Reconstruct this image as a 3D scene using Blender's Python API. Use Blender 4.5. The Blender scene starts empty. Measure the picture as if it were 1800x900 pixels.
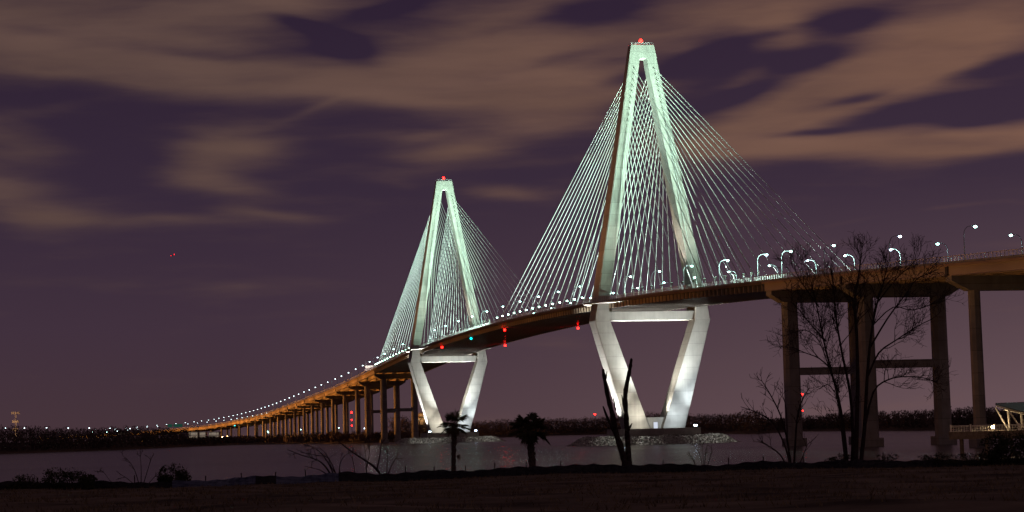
import bpy, math, random
import numpy as np
from mathutils import Vector, Matrix

R = math.radians
rng = random.Random(7)
C = bpy.context.scene.collection
scene = bpy.context.scene

# ------------------------------------------------------------------ camera
# World frame: X across the bridge, Y along it, origin under the first tower, Z=0 about 1.8 m above water.
CAM = Vector((-250.9, -827.9, 6.4))
FPX, PITCH, ROLL, YAW = 3446.0, 0.0879, 0.026, 0.2249     # focal length in px of an 1800 px wide picture
WATER = -1.8
FWD = Vector((math.sin(YAW), math.cos(YAW), 0))
RGT = Vector((math.cos(YAW), -math.sin(YAW), 0))

def ray(px, py):
    a = (px - 900) / FPX; b = (450 - py) / FPX
    cr, sr = math.cos(ROLL), math.sin(ROLL)
    xc = a * cr + b * sr; yc = -a * sr + b * cr
    cp, sp = math.cos(PITCH), math.sin(PITCH)
    f = cp - yc * sp; z = sp + yc * cp
    return RGT * xc + FWD * f + Vector((0, 0, z))

def at(px, py, dist):
    """point seen at a pixel of the photograph, at a given ground distance from the camera"""
    d = ray(px, py)
    return CAM + d * (dist / math.hypot(d.x, d.y))

def local(s, r, z=0.0):
    """point r metres ahead of the camera and s metres to the right"""
    p = CAM + RGT * s + FWD * r
    return Vector((p.x, p.y, z))

cam = bpy.data.cameras.new('camera')
cam.sensor_width = 36.0
cam.lens = FPX / 1800 * 36.0
cam.clip_start = 0.5; cam.clip_end = 30000
co = bpy.data.objects.new('camera', cam); C.objects.link(co)
dirv = FWD * math.cos(PITCH) + Vector((0, 0, math.sin(PITCH)))
rot = dirv.to_track_quat('-Z', 'Y').to_matrix() @ Matrix.Rotation(-ROLL, 3, 'Z')
co.matrix_world = Matrix.Translation(CAM) @ rot.to_4x4()
scene.camera = co

# ------------------------------------------------------------------ materials
def new_mat(name):
    m = bpy.data.materials.new(name); m.use_nodes = True
    nt = m.node_tree; b = nt.nodes['Principled BSDF']
    return m, nt, b

def N(nt, t, **kw):
    n = nt.nodes.new(t)
    for k, v in kw.items():
        if hasattr(n, k): setattr(n, k, v)
    return n

def math_node(nt, op, a, b=None, c=None, clamp=False):
    n = nt.nodes.new('ShaderNodeMath'); n.operation = op; n.use_clamp = clamp
    for i, v in enumerate((a, b, c)):
        if v is None: continue
        if isinstance(v, (int, float)): n.inputs[i].default_value = v
        else: nt.links.new(v, n.inputs[i])
    return n.outputs[0]

def noise_mat(name, c1, c2, scale=1.0, rough=0.8, detail=4, metallic=0, stretch=(1, 1, 1), bump=0.0, joints=0, spec=0.3):
    m, nt, b = new_mat(name)
    geo = N(nt, 'ShaderNodeNewGeometry')
    mp = N(nt, 'ShaderNodeMapping'); mp.inputs['Scale'].default_value = stretch
    nt.links.new(geo.outputs['Position'], mp.inputs['Vector'])
    no = N(nt, 'ShaderNodeTexNoise'); no.inputs['Scale'].default_value = scale; no.inputs['Detail'].default_value = detail
    nt.links.new(mp.outputs[0], no.inputs['Vector'])
    cr = N(nt, 'ShaderNodeValToRGB')
    cr.color_ramp.elements[0].position = 0.3; cr.color_ramp.elements[1].position = 0.7
    cr.color_ramp.elements[0].color = (*c1, 1); cr.color_ramp.elements[1].color = (*c2, 1)
    nt.links.new(no.outputs[0], cr.inputs[0])
    col = cr.outputs[0]
    if joints:
        sep = N(nt, 'ShaderNodeSeparateXYZ'); nt.links.new(geo.outputs['Position'], sep.inputs[0])
        fr = math_node(nt, 'FRACT', math_node(nt, 'DIVIDE', sep.outputs[2], joints))
        ln = math_node(nt, 'LESS_THAN', fr, 0.035)
        # every pour has a slightly different tone
        fl = math_node(nt, 'FLOOR', math_node(nt, 'DIVIDE', sep.outputs[2], joints))
        wn = N(nt, 'ShaderNodeTexWhiteNoise'); wn.noise_dimensions = '1D'; nt.links.new(fl, wn.inputs['W'])
        tone = math_node(nt, 'MULTIPLY_ADD', wn.outputs[0], 0.16, 0.9)
        tone = math_node(nt, 'MULTIPLY', tone, math_node(nt, 'MULTIPLY_ADD', ln, -0.28, 1.0))
        # vertical streaks of rain wash
        mp2 = N(nt, 'ShaderNodeMapping'); mp2.inputs['Scale'].default_value = (1.2, 1.2, 0.05)
        nt.links.new(geo.outputs['Position'], mp2.inputs['Vector'])
        n2 = N(nt, 'ShaderNodeTexNoise'); n2.inputs['Scale'].default_value = 1.0; n2.inputs['Detail'].default_value = 3
        nt.links.new(mp2.outputs[0], n2.inputs['Vector'])
        tone = math_node(nt, 'MULTIPLY', tone, math_node(nt, 'MULTIPLY_ADD', n2.outputs[0], 0.35, 0.82))
        vm = N(nt, 'ShaderNodeVectorMath', operation='SCALE')
        nt.links.new(col, vm.inputs[0]); nt.links.new(tone, vm.inputs['Scale'])
        col = vm.outputs[0]
    nt.links.new(col, b.inputs['Base Color'])
    b.inputs['Roughness'].default_value = rough; b.inputs['Metallic'].default_value = metallic
    b.inputs['Specular IOR Level'].default_value = spec
    if bump:
        bp = N(nt, 'ShaderNodeBump'); bp.inputs['Strength'].default_value = bump; bp.inputs['Distance'].default_value = 0.3
        nt.links.new(no.outputs[0], bp.inputs['Height']); nt.links.new(bp.outputs[0], b.inputs['Normal'])
    return m

def glow_mat(name, color, strength):
    m, nt, b = new_mat(name)
    b.inputs['Base Color'].default_value = (0.03, 0.03, 0.03, 1)
    b.inputs['Emission Color'].default_value = (*color, 1); b.inputs['Emission Strength'].default_value = strength
    try: m.cycles.emission_sampling = 'NONE'
    except Exception: pass
    return m

M = {}
M['concrete'] = noise_mat('tower_concrete', (0.36, 0.355, 0.33), (0.46, 0.45, 0.42), 0.25, 0.85, 5, joints=5.2)
M['pier_concrete'] = noise_mat('pier_concrete', (0.26, 0.24, 0.21), (0.36, 0.33, 0.29), 0.3, 0.9, 5, joints=6.0)
M['deck_concrete'] = noise_mat('deck_concrete', (0.2, 0.19, 0.175), (0.3, 0.28, 0.26), 0.3, 0.85)
M['edge_concrete'] = noise_mat('edge_concrete', (0.3, 0.2, 0.13), (0.4, 0.28, 0.19), 0.4, 0.8, stretch=(1, .3, 1))
M['edge_dark'] = noise_mat('dark_brown_edge', (0.12, 0.085, 0.06), (0.2, 0.14, 0.1), 0.4, 0.8, stretch=(1, .3, 1))  # cable stayed deck edge, darker brown than on the approaches
M['girder_paint'] = noise_mat('girder_paint', (0.4, 0.31, 0.22), (0.5, 0.4, 0.29), 0.25, 0.55, stretch=(1, .2, .6))
M['dark_steel'] = noise_mat('dark_steel', (0.05, 0.045, 0.04), (0.09, 0.08, 0.07), 0.5, 0.6)
M['rail'] = noise_mat('rail_steel', (0.6, 0.57, 0.6), (0.74, 0.7, 0.74), 0.5, 0.5)
M['pole'] = noise_mat('pole_steel', (0.16, 0.19, 0.22), (0.22, 0.26, 0.3), 0.5, 0.45, metallic=0.0)
M['cable'] = noise_mat('cable_sheath', (0.62, 0.68, 0.66), (0.78, 0.82, 0.8), 0.03, 0.5)
M['rock'] = noise_mat('riprap_stone', (0.16, 0.16, 0.15), (0.6, 0.58, 0.52), 0.9, 0.95, 3)
M['ground'] = noise_mat('bare_ground', (0.045, 0.037, 0.027), (0.18, 0.15, 0.11), 0.35, 1.0, 8, bump=0.6, spec=0.05)
M['bank'] = noise_mat('shore_mud', (0.06, 0.045, 0.035), (0.12, 0.09, 0.07), 0.02, 1.0, 6, spec=0.05)
M['bark'] = noise_mat('bark', (0.035, 0.026, 0.022), (0.075, 0.055, 0.045), 3.0, 1.0, 4, bump=0.5, spec=0.05)
M['dead_bark'] = noise_mat('dead_bark', (0.03, 0.022, 0.02), (0.09, 0.07, 0.06), 4.0, 1.0, 4, bump=0.8, spec=0.05)
M['twig'] = noise_mat('twig', (0.05, 0.035, 0.028), (0.09, 0.065, 0.05), 2.0, 1.0, spec=0.05)
M['leaf'] = noise_mat('shrub_leaf', (0.03, 0.035, 0.018), (0.075, 0.075, 0.035), 1.5, 0.7, spec=0.1)
M['frond'] = noise_mat('palm_frond', (0.05, 0.055, 0.025), (0.11, 0.1, 0.045), 1.2, 0.6, spec=0.15)
M['dry_frond'] = noise_mat('dry_frond', (0.09, 0.06, 0.03), (0.17, 0.115, 0.06), 2.0, 0.9, spec=0.1)
M['palm_trunk'] = noise_mat('palm_trunk', (0.06, 0.045, 0.035), (0.16, 0.12, 0.09), 6.0, 1.0, 3, bump=0.8, spec=0.05)
M['wood'] = noise_mat('winter_wood', (0.06, 0.046, 0.04), (0.15, 0.115, 0.1), 0.03, 1.0, 5, spec=0.0)
M['fabric'] = noise_mat('silt_fabric', (0.012, 0.012, 0.014), (0.03, 0.03, 0.034), 1.4, 0.6, 4, stretch=(1, 1, 4), bump=0.4)
M['blue_fabric'] = noise_mat('blue_lit_fabric', (0.07, 0.09, 0.14), (0.17, 0.2, 0.28), 1.0, 0.6, 4, stretch=(1, 1, 6), bump=0.4)  # bluish light on the black fabric is put into its colour
M['stake'] = noise_mat('stake_wood', (0.05, 0.04, 0.035), (0.09, 0.07, 0.06), 2, 0.9)
M['roof'] = noise_mat('standing_seam_roof', (0.025, 0.045, 0.045), (0.045, 0.07, 0.07), 0.6, 0.5)
M['white_paint'] = noise_mat('cream_paint', (0.68, 0.62, 0.52), (0.8, 0.75, 0.66), 0.6, 0.6)
M['timber'] = noise_mat('pier_timber', (0.1, 0.075, 0.055), (0.2, 0.15, 0.11), 1.0, 0.9, stretch=(.3, 3, 1))
M['grass'] = noise_mat('dead_grass', (0.13, 0.1, 0.055), (0.26, 0.2, 0.12), 1.0, 1.0, spec=0.05)
M['facade'] = noise_mat('facade', (0.35, 0.28, 0.2), (0.5, 0.42, 0.32), 0.1, 0.9)
M['sign_green'] = noise_mat('sign_green', (0.01, 0.16, 0.11), (0.015, 0.2, 0.14), 0.3, 0.4)
M['sign_back'] = noise_mat('sign_back', (0.5, 0.42, 0.4), (0.62, 0.54, 0.52), 0.5, 0.5)
M['lamp'] = glow_mat('lamp_glass', (0.5, 1.0, 0.88), 18)
M['blue_lamp'] = glow_mat('cool_lamp_glass', (0.6, 0.8, 1.0), 18)
M['flood'] = glow_mat('flood_glass', (0.55, 1.0, 0.8), 18)
M['red_lamp'] = glow_mat('red_glass', (1.0, 0.006, 0.004), 30)
M['red_small'] = glow_mat('small_red_glass', (1.0, 0.005, 0.01), 12)
M['teal_lamp'] = glow_mat('teal_glass', (0.0, 0.75, 0.7), 8)
M['dim_lamp'] = glow_mat('dim_lamp_glass', (0.75, 0.95, 1.0), 7)
M['flange'] = noise_mat('beam_flange', (0.06, 0.05, 0.045), (0.08, 0.07, 0.06), 0.5, 0.22, spec=1.0)
M['warm_lamp'] = glow_mat('warm_glass', (1.0, 0.72, 0.35), 40)
M['cool_door'] = glow_mat('door_glow', (0.8, 0.86, 1.0), 0.75)  # door glows by itself in place of light falling on it
M['warm_window'] = glow_mat('lit_window', (1.0, 0.78, 0.55), 0.22)
M['sign_glow'] = glow_mat('glowing_green', (0.0, 0.35, 0.24), 0.12)  # green panel given a faint glow of its own

# ------------------------------------------------------------------ mesh builder
class MB:
    def __init__(s): s.v = []; s.f = []
    def add(s, vs, fs):
        o = len(s.v); s.v += [tuple(v) for v in vs]; s.f += [tuple(i + o for i in f) for f in fs]
    def box(s, x0, x1, y0, y1, z0, z1):
        s.hexa([(x0, y0, z0), (x1, y0, z0), (x1, y1, z0), (x0, y1, z0), (x0, y0, z1), (x1, y0, z1), (x1, y1, z1), (x0, y1, z1)])
    def hexa(s, p):
        s.add(p, [(0, 3, 2, 1), (4, 5, 6, 7), (0, 1, 5, 4), (1, 2, 6, 5), (2, 3, 7, 6), (3, 0, 4, 7)])
    def obox(s, c, ax, ay, az, hx, hy, hz):
        c = Vector(c); P = []
        for z in (-1, 1):
            for x, y in ((-1, -1), (1, -1), (1, 1), (-1, 1)):
                P.append(c + ax * (hx * x) + ay * (hy * y) + az * (hz * z))
        s.hexa(P)
    def prism(s, poly, z0, z1):
        n = len(poly)
        vs = [(x, y, z0) for x, y in poly] + [(x, y, z1) for x, y in poly]
        fs = [tuple(range(n))[::-1], tuple(range(n, 2 * n))] + [(i, (i + 1) % n, n + (i + 1) % n, n + i) for i in range(n)]
        s.add(vs, fs)
    def stack(s, rings):
        n = len(rings[0]); vs = [p for r in rings for p in r]; fs = [tuple(range(n))[::-1]]
        for k in range(len(rings) - 1):
            for i in range(n):
                fs.append((k * n + i, k * n + (i + 1) % n, (k + 1) * n + (i + 1) % n, (k + 1) * n + i))
        fs.append(tuple(range((len(rings) - 1) * n, len(rings) * n)))
        s.add(vs, fs)
    def tube(s, pts, radii, n=6):
        pts = [Vector(p) for p in pts]
        if isinstance(radii, (int, float)): radii = [radii] * len(pts)
        rings = []; prev = None
        for i, p in enumerate(pts):
            t = (pts[min(i + 1, len(pts) - 1)] - pts[max(i - 1, 0)])
            if t.length < 1e-9: t = Vector((0, 0, 1))
            t.normalize()
            if prev is None:
                a = Vector((1, 0, 0)) if abs(t.x) < .9 else Vector((0, 1, 0))
                prev = a
            u = (prev - t * prev.dot(t))
            if u.length < 1e-4: u = t.orthogonal()
            u.normalize(); w = t.cross(u); prev = u
            rings.append([p + (u * math.cos(2 * math.pi * k / n) + w * math.sin(2 * math.pi * k / n)) * radii[i] for k in range(n)])
        s.stack(rings)
    def ball(s, c, r, seg=10, rings=6, sc=(1, 1, 1)):
        c = Vector(c); R_ = []
        for j in range(1, rings):
            th = math.pi * j / rings
            R_.append([c + Vector((r * sc[0] * math.sin(th) * math.cos(2 * math.pi * k / seg), r * sc[1] * math.sin(th) * math.sin(2 * math.pi * k / seg), -r * sc[2] * math.cos(th))) for k in range(seg)])
        s.stack(R_)
    def build(s, name, mat, parent=None, smooth=False, link=True):
        me = bpy.data.meshes.new(name); me.from_pydata(s.v, [], s.f); me.validate(); me.update()
        me.materials.append(M[mat] if isinstance(mat, str) else mat)
        if smooth:
            for p in me.polygons: p.use_smooth = True
        o = bpy.data.objects.new(name, me); C.objects.link(o)
        if parent is not None: o.parent = parent
        return o

def tag(o, label=None, cat=None, group=None, kind=None):
    if label: o['label'] = label
    if cat: o['category'] = cat
    if group: o['group'] = group
    if kind: o['kind'] = kind
    return o

def thing(name, label, cat, loc=(0, 0, 0), rz=0.0, group=None):
    o = bpy.data.objects.new(name, None); C.objects.link(o)
    o.location = loc; o.rotation_euler = (0, 0, rz); o.empty_display_size = 0.5
    return tag(o, label, cat, group)

def copy_thing(root, loc, rz=0.0, label=None, group=None, scale=None):
    r = root.copy(); C.objects.link(r); r.location = loc; r.rotation_euler = (0, 0, rz)
    if scale: r.scale = scale
    if label: r['label'] = label
    if group: r['group'] = group
    for ch in list(root.children):
        c = ch.copy(); C.objects.link(c); c.parent = r
        for g in list(ch.children):
            d = g.copy(); C.objects.link(d); d.parent = c
    return r

def spot(loc, aim, power, cone, color, blend=0.6, size=0.4):
    l = bpy.data.lights.new('spot_lamp', 'SPOT'); l.energy = power; l.spot_size = R(cone); l.spot_blend = blend
    l.color = color; l.shadow_soft_size = size
    o = bpy.data.objects.new('spot_lamp', l); C.objects.link(o)
    o.location = loc; o.rotation_euler = (Vector(aim) - Vector(loc)).to_track_quat('-Z', 'Y').to_euler()
    return o

def strip(u0, u1, v, dz, lean, power, spread=180, color=(0.8, 1.0, 0.94)):
    n_ = 7
    for i in range(n_):
        strip_piece(u0 + (u1 - u0) * i / n_, u0 + (u1 - u0) * (i + 1) / n_, v, dz, lean, power / n_, spread, color)
def strip_piece(u0, u1, v, dz, lean, power, spread, color):
    a, b = onto_deck(u0, v, dz), onto_deck(u1, v, dz)
    t = (b - a).normalized(); n = Vector((lean, 0, 1)); n = (n - t * n.dot(t)).normalized(); w_ = n.cross(t)
    l = bpy.data.lights.new('stay_fill_strip', 'AREA'); l.shape = 'RECTANGLE'; l.size = (b - a).length; l.size_y = .5; l.energy = power; l.color = color; l.spread = R(spread)
    o = bpy.data.objects.new('stay_fill_strip', l); C.objects.link(o)
    m_ = Matrix((t, w_ * -1, n * -1)).transposed()
    if m_.determinant() < 0: m_ = Matrix((t, w_, n * -1)).transposed()
    o.matrix_world = Matrix.Translation((a + b) / 2) @ m_.to_4x4()
    return o

def point(loc, power, color, size=0.3):
    l = bpy.data.lights.new('point_lamp', 'POINT'); l.energy = power; l.color = color; l.shadow_soft_size = size
    o = bpy.data.objects.new('point_lamp', l); C.objects.link(o); o.location = loc
    return o

# ------------------------------------------------------------------ deck alignment
DZ = [(-620, 34.0), (-560, 37.0), (-470, 41.4), (-385, 45.4), (-330, 47.9), (-278, 50.4), (-231, 52.4), (-199, 53.8), (-151, 55.7), (-105, 57.6), (-61, 59.1),
      (-12, 60.5), (23, 61.5), (58, 62.2), (110, 63.1), (159, 63.7), (214, 64.0), (290, 63.9), (380, 63.1), (411, 62.6), (471, 61.3),
      (536, 59.5), (587, 57.7), (680, 54.1), (748, 51.2), (811, 48.9), (882, 46.4), (973, 43.9), (1110, 40.5), (1271, 36.8), (1448, 32.6),
      (1640, 29.3), (1786, 27), (1946, 24.5), (2120, 21.7), (2228, 20.0), (2359, 17.8), (2485, 15.7), (2620, 14.0), (2800, 12.5), (3000, 11)]
DX = [(-700, 0), (1500, 0), (1639, -.7), (1786, -4), (1946, -11.5), (2120, -26), (2228, -46), (2359, -82), (2485, -122), (2620, -172), (2800, -245), (3000, -330)]
def sm(tab, u, w):
    xs = [a for a, _ in tab]; ys = [b for _, b in tab]
    o = np.linspace(-w, w, 9); wt = np.exp(-(o / w * 1.6) ** 2)
    return float((np.interp(u + o, xs, ys) * wt).sum() / wt.sum())
def deck_z(u): return sm(DZ, u, 35)
def deck_x(u): return sm(DX, u, 60)
def deck_frame(u):
    a = deck_x(u + 2) - deck_x(u - 2)
    t = Vector((a, 4, 0)).normalized()
    return Vector((deck_x(u), u, deck_z(u))), Vector((t.y, -t.x, 0)), t
def onto_deck(u, v, dz=0):
    p, r, t = deck_frame(u)
    return p + r * v + Vector((0, 0, dz))
def sweep(mb, us, sec):
    rings = []
    for u in us:
        p, r, t = deck_frame(u)
        rings.append([p + r * v + Vector((0, 0, z)) for v, z in sec])
    mb.stack(rings)
def rng_u(a, b, st):
    n = max(1, int(round((b - a) / st))); return [a + (b - a) * i / n for i in range(n + 1)]

def slab_sec(h):   # deck with kerb parapets
    return [(-h, -.5), (-h, .75), (-h + .3, .75), (-h + .4, 0), (h - .4, 0), (h - .3, .75), (h, .75), (h, -.5)]
def railing(name, us, v, parent, post, top=2.1, base=.75, rails=4, thick=.06):
    m = MB()
    hs = [base + (top - base) * k / (rails - 1) for k in range(1, rails)]
    for k, h in enumerate(hs):
        w = thick if k == len(hs) - 1 else .03
        sweep(m, us, [(v - w, h - w), (v - w, h + w), (v + w, h + w), (v + w, h - w)])
    n = int((us[-1] - us[0]) / post)
    for i in range(n + 1):
        u = us[0] + i * post
        p, r, t = deck_frame(u)
        m.obox(p + r * v + Vector((0, 0, (base + top) / 2)), r, t, Vector((0, 0, 1)), thick, thick, (top - base) / 2)
    return m.build(name, 'rail', parent)

HW = 20.2
US0, US1 = -199.0, 670.0
# --- cable stayed deck
dk = thing('cable_stayed_deck', 'long arched bridge deck hung from white stays between the two diamond towers', 'bridge deck', onto_deck(0, 0))
off = Vector(dk.location)
def child(mb, name, mat, parent, smooth=False):
    """mesh given in world coordinates, re-expressed relative to the parent's location (parents here are unrotated)"""
    o = Vector((0, 0, 0)); q = parent
    while q is not None: o += Vector(q.location); q = q.parent
    mb.v = [(a - o.x, b - o.y, c - o.z) for a, b, c in mb.v]
    return mb.build(name, mat, parent, smooth)
def rail_child(name, us, v, parent, post, **k):
    ob = railing(name, us, v, None, post, **k)
    o = Vector(parent.location); ob.data.transform(Matrix.Translation(-o)); ob.parent = parent
    return ob
us = rng_u(US0, US1, 7)
m = MB(); sweep(m, us, slab_sec(HW)); child(m, 'deck_slab', 'deck_concrete', dk)
for s in (-1, 1):
    m = MB(); sweep(m, us, [(s * (HW + .02), .1), (s * (HW + .02), -.75), (s * (HW + .3), -.75), (s * (HW + .3), .1)][::s]); child(m, 'edge_fascia', 'edge_dark', dk)
    m = MB(); sweep(m, us, [(s * 18.5, -.5), (s * 18.5, -3.0), (s * 19.1, -3.0), (s * 19.1, -.5)][::s]); child(m, 'edge_girder', 'dark_steel', dk)  # web coloured dark so the gaps between brackets look shaded
    m = MB()
    n = int((US1 - US0) / 4.7)
    for i in range(n + 1):
        u = US0 + .6 + i * 4.7
        p, r, t = deck_frame(u)
        a = [(19.11, -.85), (19.11, -3.02), (20.0, -3.02), (20.0, -1.05), (19.85, -.85)]
        P = [p + r * (s * v) + t * (-.2) + Vector((0, 0, z)) for v, z in a] + [p + r * (s * v) + t * .2 + Vector((0, 0, z)) for v, z in a]
        k = len(a)
        m.add(P, [tuple(range(k)), tuple(range(k, 2 * k))[::-1]] + [(j, j + k, (j + 1) % k + k, (j + 1) % k) for j in range(k)])
    tag(child(m, 'outrigger_bracket', 'girder_paint', dk), kind='stuff')
m = MB()
for i in range(n + 1):
    u = US0 + .6 + i * 4.7
    p, r, t = deck_frame(u)
    m.obox(p + Vector((0, 0, -1.65)), r, t, Vector((0, 0, 1)), 18.48, .35, 1.13)
tag(child(m, 'floor_beam', 'flange', dk), kind='stuff')
for s in (-1, 1):
    rail_child('railing', us, s * (HW - .15), dk, 1.5)
# cable anchor stubs are part of the stays below

# --- approach viaducts
def approach(name, label, u0, u1, post):
    t = thing(name, label, 'viaduct', onto_deck(u0, 0))
    us = rng_u(u0, u1, 14)
    m = MB(); sweep(m, us, slab_sec(HW)); child(m, 'deck_slab', 'deck_concrete', t)
    for s in (-1, 1):
        m = MB(); sweep(m, us, [(s * (HW + .02), .1), (s * (HW + .02), -.6), (s * (HW + .3), -.6), (s * (HW + .3), .1)][::s]); child(m, 'edge_fascia', 'edge_concrete', t)
    for v in (-19.2, -12, -4.5, 4.5, 12, 19.2):
        m = MB(); sweep(m, us, [(v - .2, -.5), (v - .2, -3.0), (v + .2, -3.0), (v + .2, -.5)])
        sweep(m, us, [(v - .5, -3.0), (v - .5, -3.08), (v + .5, -3.08), (v + .5, -3.0)])
        child(m, 'girder', 'girder_paint', t)
    for s in (-1, 1):
        rail_child('railing', us, s * (HW - .15), t, post, thick=.1)
    return t
near_v = approach('approach_viaduct', 'high steel girder approach viaduct leaving the frame behind the big bare tree', -600, US0 - .25, 2.2)
far_v = approach('approach_viaduct', 'long orange lit approach viaduct curving down to the far shore behind the far tower', US1 + .25, 2990, 4.4)

# --- field splices of the outer girders over the piers
def splice(t, us):
    for u in us:
        p, r, tt = deck_frame(u)
        m = MB(); m.obox(p + r * -19.62 + Vector((0, 0, -1.8)), r, tt, Vector((0, 0, 1)), .2, .7, 1.18); child(m, 'splice_plate', 'dark_steel', t)
splice(near_v, (-267, -341, -415))
splice(far_v, (756, 816, 893, 971, 1048, 1126, 1195, 1281, 1365, 1449, 1534, 1620, 1705))
# --- piers
def bent(u, cw, cd, label, cross=False, foot=True, ground=WATER, sp=12.0, capz=4.0):
    p, r, t = deck_frame(u); up = Vector((0, 0, 1))
    th = thing('bridge_pier', label, 'bridge pier', (p.x, p.y, ground), 0, 'concrete piers carrying the approach viaducts')
    top = p.z - 3.1
    # hammerhead cap
    m = MB()
    for hw, z0, z1 in ((cd / 2 + .35, top - capz, top),):
        prof = [(-HW + 1, z1), (-HW + 1, z1 - 1.4), (-sp - cw / 2 - .5, z0), (sp + cw / 2 + .5, z0), (HW - 1, z1 - 1.4), (HW - 1, z1)]
        A = [Vector((p.x, p.y, 0)) + r * v - t * hw + up * z for v, z in prof]
        B = [Vector((p.x, p.y, 0)) + r * v + t * hw + up * z for v, z in prof]
        k = len(prof)
        m.add(A + B, [tuple(range(k)), tuple(range(k, 2 * k))[::-1]] + [(j, j + k, (j + 1) % k + k, (j + 1) % k) for j in range(k)])
    child(m, 'pier_cap', 'pier_concrete', th)
    fz = ground + (2.6 if foot else .3)
    for s in (-1, 1):
        m = MB(); c = Vector((p.x, p.y, 0)) + r * (s * sp)
        rings = []
        for z, k in ((fz, 1.06), (top - capz + .02, 1.0)):
            hx, hy = cw / 2 * k, cd / 2 * k; ch = .8 if cw < 3.5 else .9
            ring = []
            for a, b in ((-hx + ch, -hy), (hx - ch, -hy), (hx, -hy + ch), (hx, hy - ch), (hx - ch, hy), (-hx + ch, hy), (-hx, hy - ch), (-hx, -hy + ch)):
                ring.append(c + r * a + t * b + up * z)
            rings.append(ring)
        m.stack(rings); child(m, 'column', 'pier_concrete', th)
        if foot:
            m = MB(); m.obox(c + up * ((ground - 1 + fz) / 2), r, t, up, cw / 2 + .9, cd / 2 + .9, (fz - ground + 1) / 2); child(m, 'footing', 'pier_concrete', th)
    if cross:
        zc = 23.2
        m = MB(); m.obox(Vector((p.x, p.y, zc)), r, t, up, sp - cw / 2 - .05, 1.3, 1.25); child(m, 'cross_beam', 'pier_concrete', th)
    return th
bent(-202.5, 4.8, 4.4, 'thick twin column pier whose left column stands well left of the big bare tree', True)
bent(-267, 4.2, 4.2, 'thick twin column pier with cross beam standing right behind the big bare tree', True)
bent(-341, 2.9, 3.0, 'slim pier column standing closest to the lit pavilion')
bent(-415, 2.9, 3.0, 'slim pier of the near viaduct standing beyond the lit pavilion, outside the frame')
bent(673, 4.6, 4.2, 'thick cross braced pier of the far viaduct, standing closest behind the far tower', True)
bent(756, 4.6, 4.2, 'thick cross braced pier of the far viaduct, second from the far tower', True)
ORD = ['third', 'fourth', 'fifth', 'sixth', 'seventh', 'eighth', 'ninth', 'tenth', 'eleventh', 'twelfth', 'thirteenth', 'fourteenth', 'fifteenth',
       'sixteenth', 'seventeenth', 'eighteenth', 'nineteenth', 'twentieth', 'twenty first', 'twenty second', 'twenty third', 'twenty fourth', 'twenty fifth']
pu = [816, 893, 971, 1048, 1126, 1195, 1281, 1365, 1449, 1534, 1620, 1705, 1790, 1875, 1960, 2045, 2130, 2215, 2300, 2385, 2470]
for i, u in enumerate(pu):
    bent(u, 2.8 if i < 12 else 2.5, 2.8, 'slim twin column pier under the orange viaduct, %s from the far tower' % ORD[i], False, False, -1.2 if u < 1000 else 0.5, capz=2.4 if i > 3 else 3.2)

# ------------------------------------------------------------------ towers
OUT = [(5.0, 13.2), (52.3, 26.5), (58.5, 25.4), (175.0, 5.3)]
INN = [(5.0, 3.0), (52.3, 19.5), (57.0, 20.2), (62.0, 19.4), (169.0, 1.5)]
DEP = [(5.0, 9.4), (52.3, 9.8), (62, 10.0), (113, 9.8), (150, 7.2), (175, 4.8)]
def ip(tab, z): return float(np.interp(z, [a for a, _ in tab], [b for _, b in tab]))
def leg_rings(s, zs, y0):
    rings = []
    for z in zs:
        o, i, d = ip(OUT, z) * s, ip(INN, z) * s, ip(DEP, z) / 2; ch = .35 * s
        ring = [(i, -d), (o - ch, -d), (o, -d + .35), (o, d - .35), (o - ch, d), (i, d)]
        if s < 0: ring = ring[::-1]
        rings.append([Vector((a, y0 + b, z)) for a, b in ring])
    return rings
SIDE_U = [14, 27.5, 41, 54.5, 68, 81.5, 95, 108.5, 122, 135.5, 148, 159, 169, 178, 186, 193]
MAIN_U = [14 + 14.1 * i for i in range(16)]
ANCH_Z = [165.5 - 2.55 * (15 - i) for i in range(16)]
GREEN = (0.62, 1.0, 0.74); COOL = (0.82, 0.93, 1.0); WARM = (1.0, 0.93, 0.78)

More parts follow.
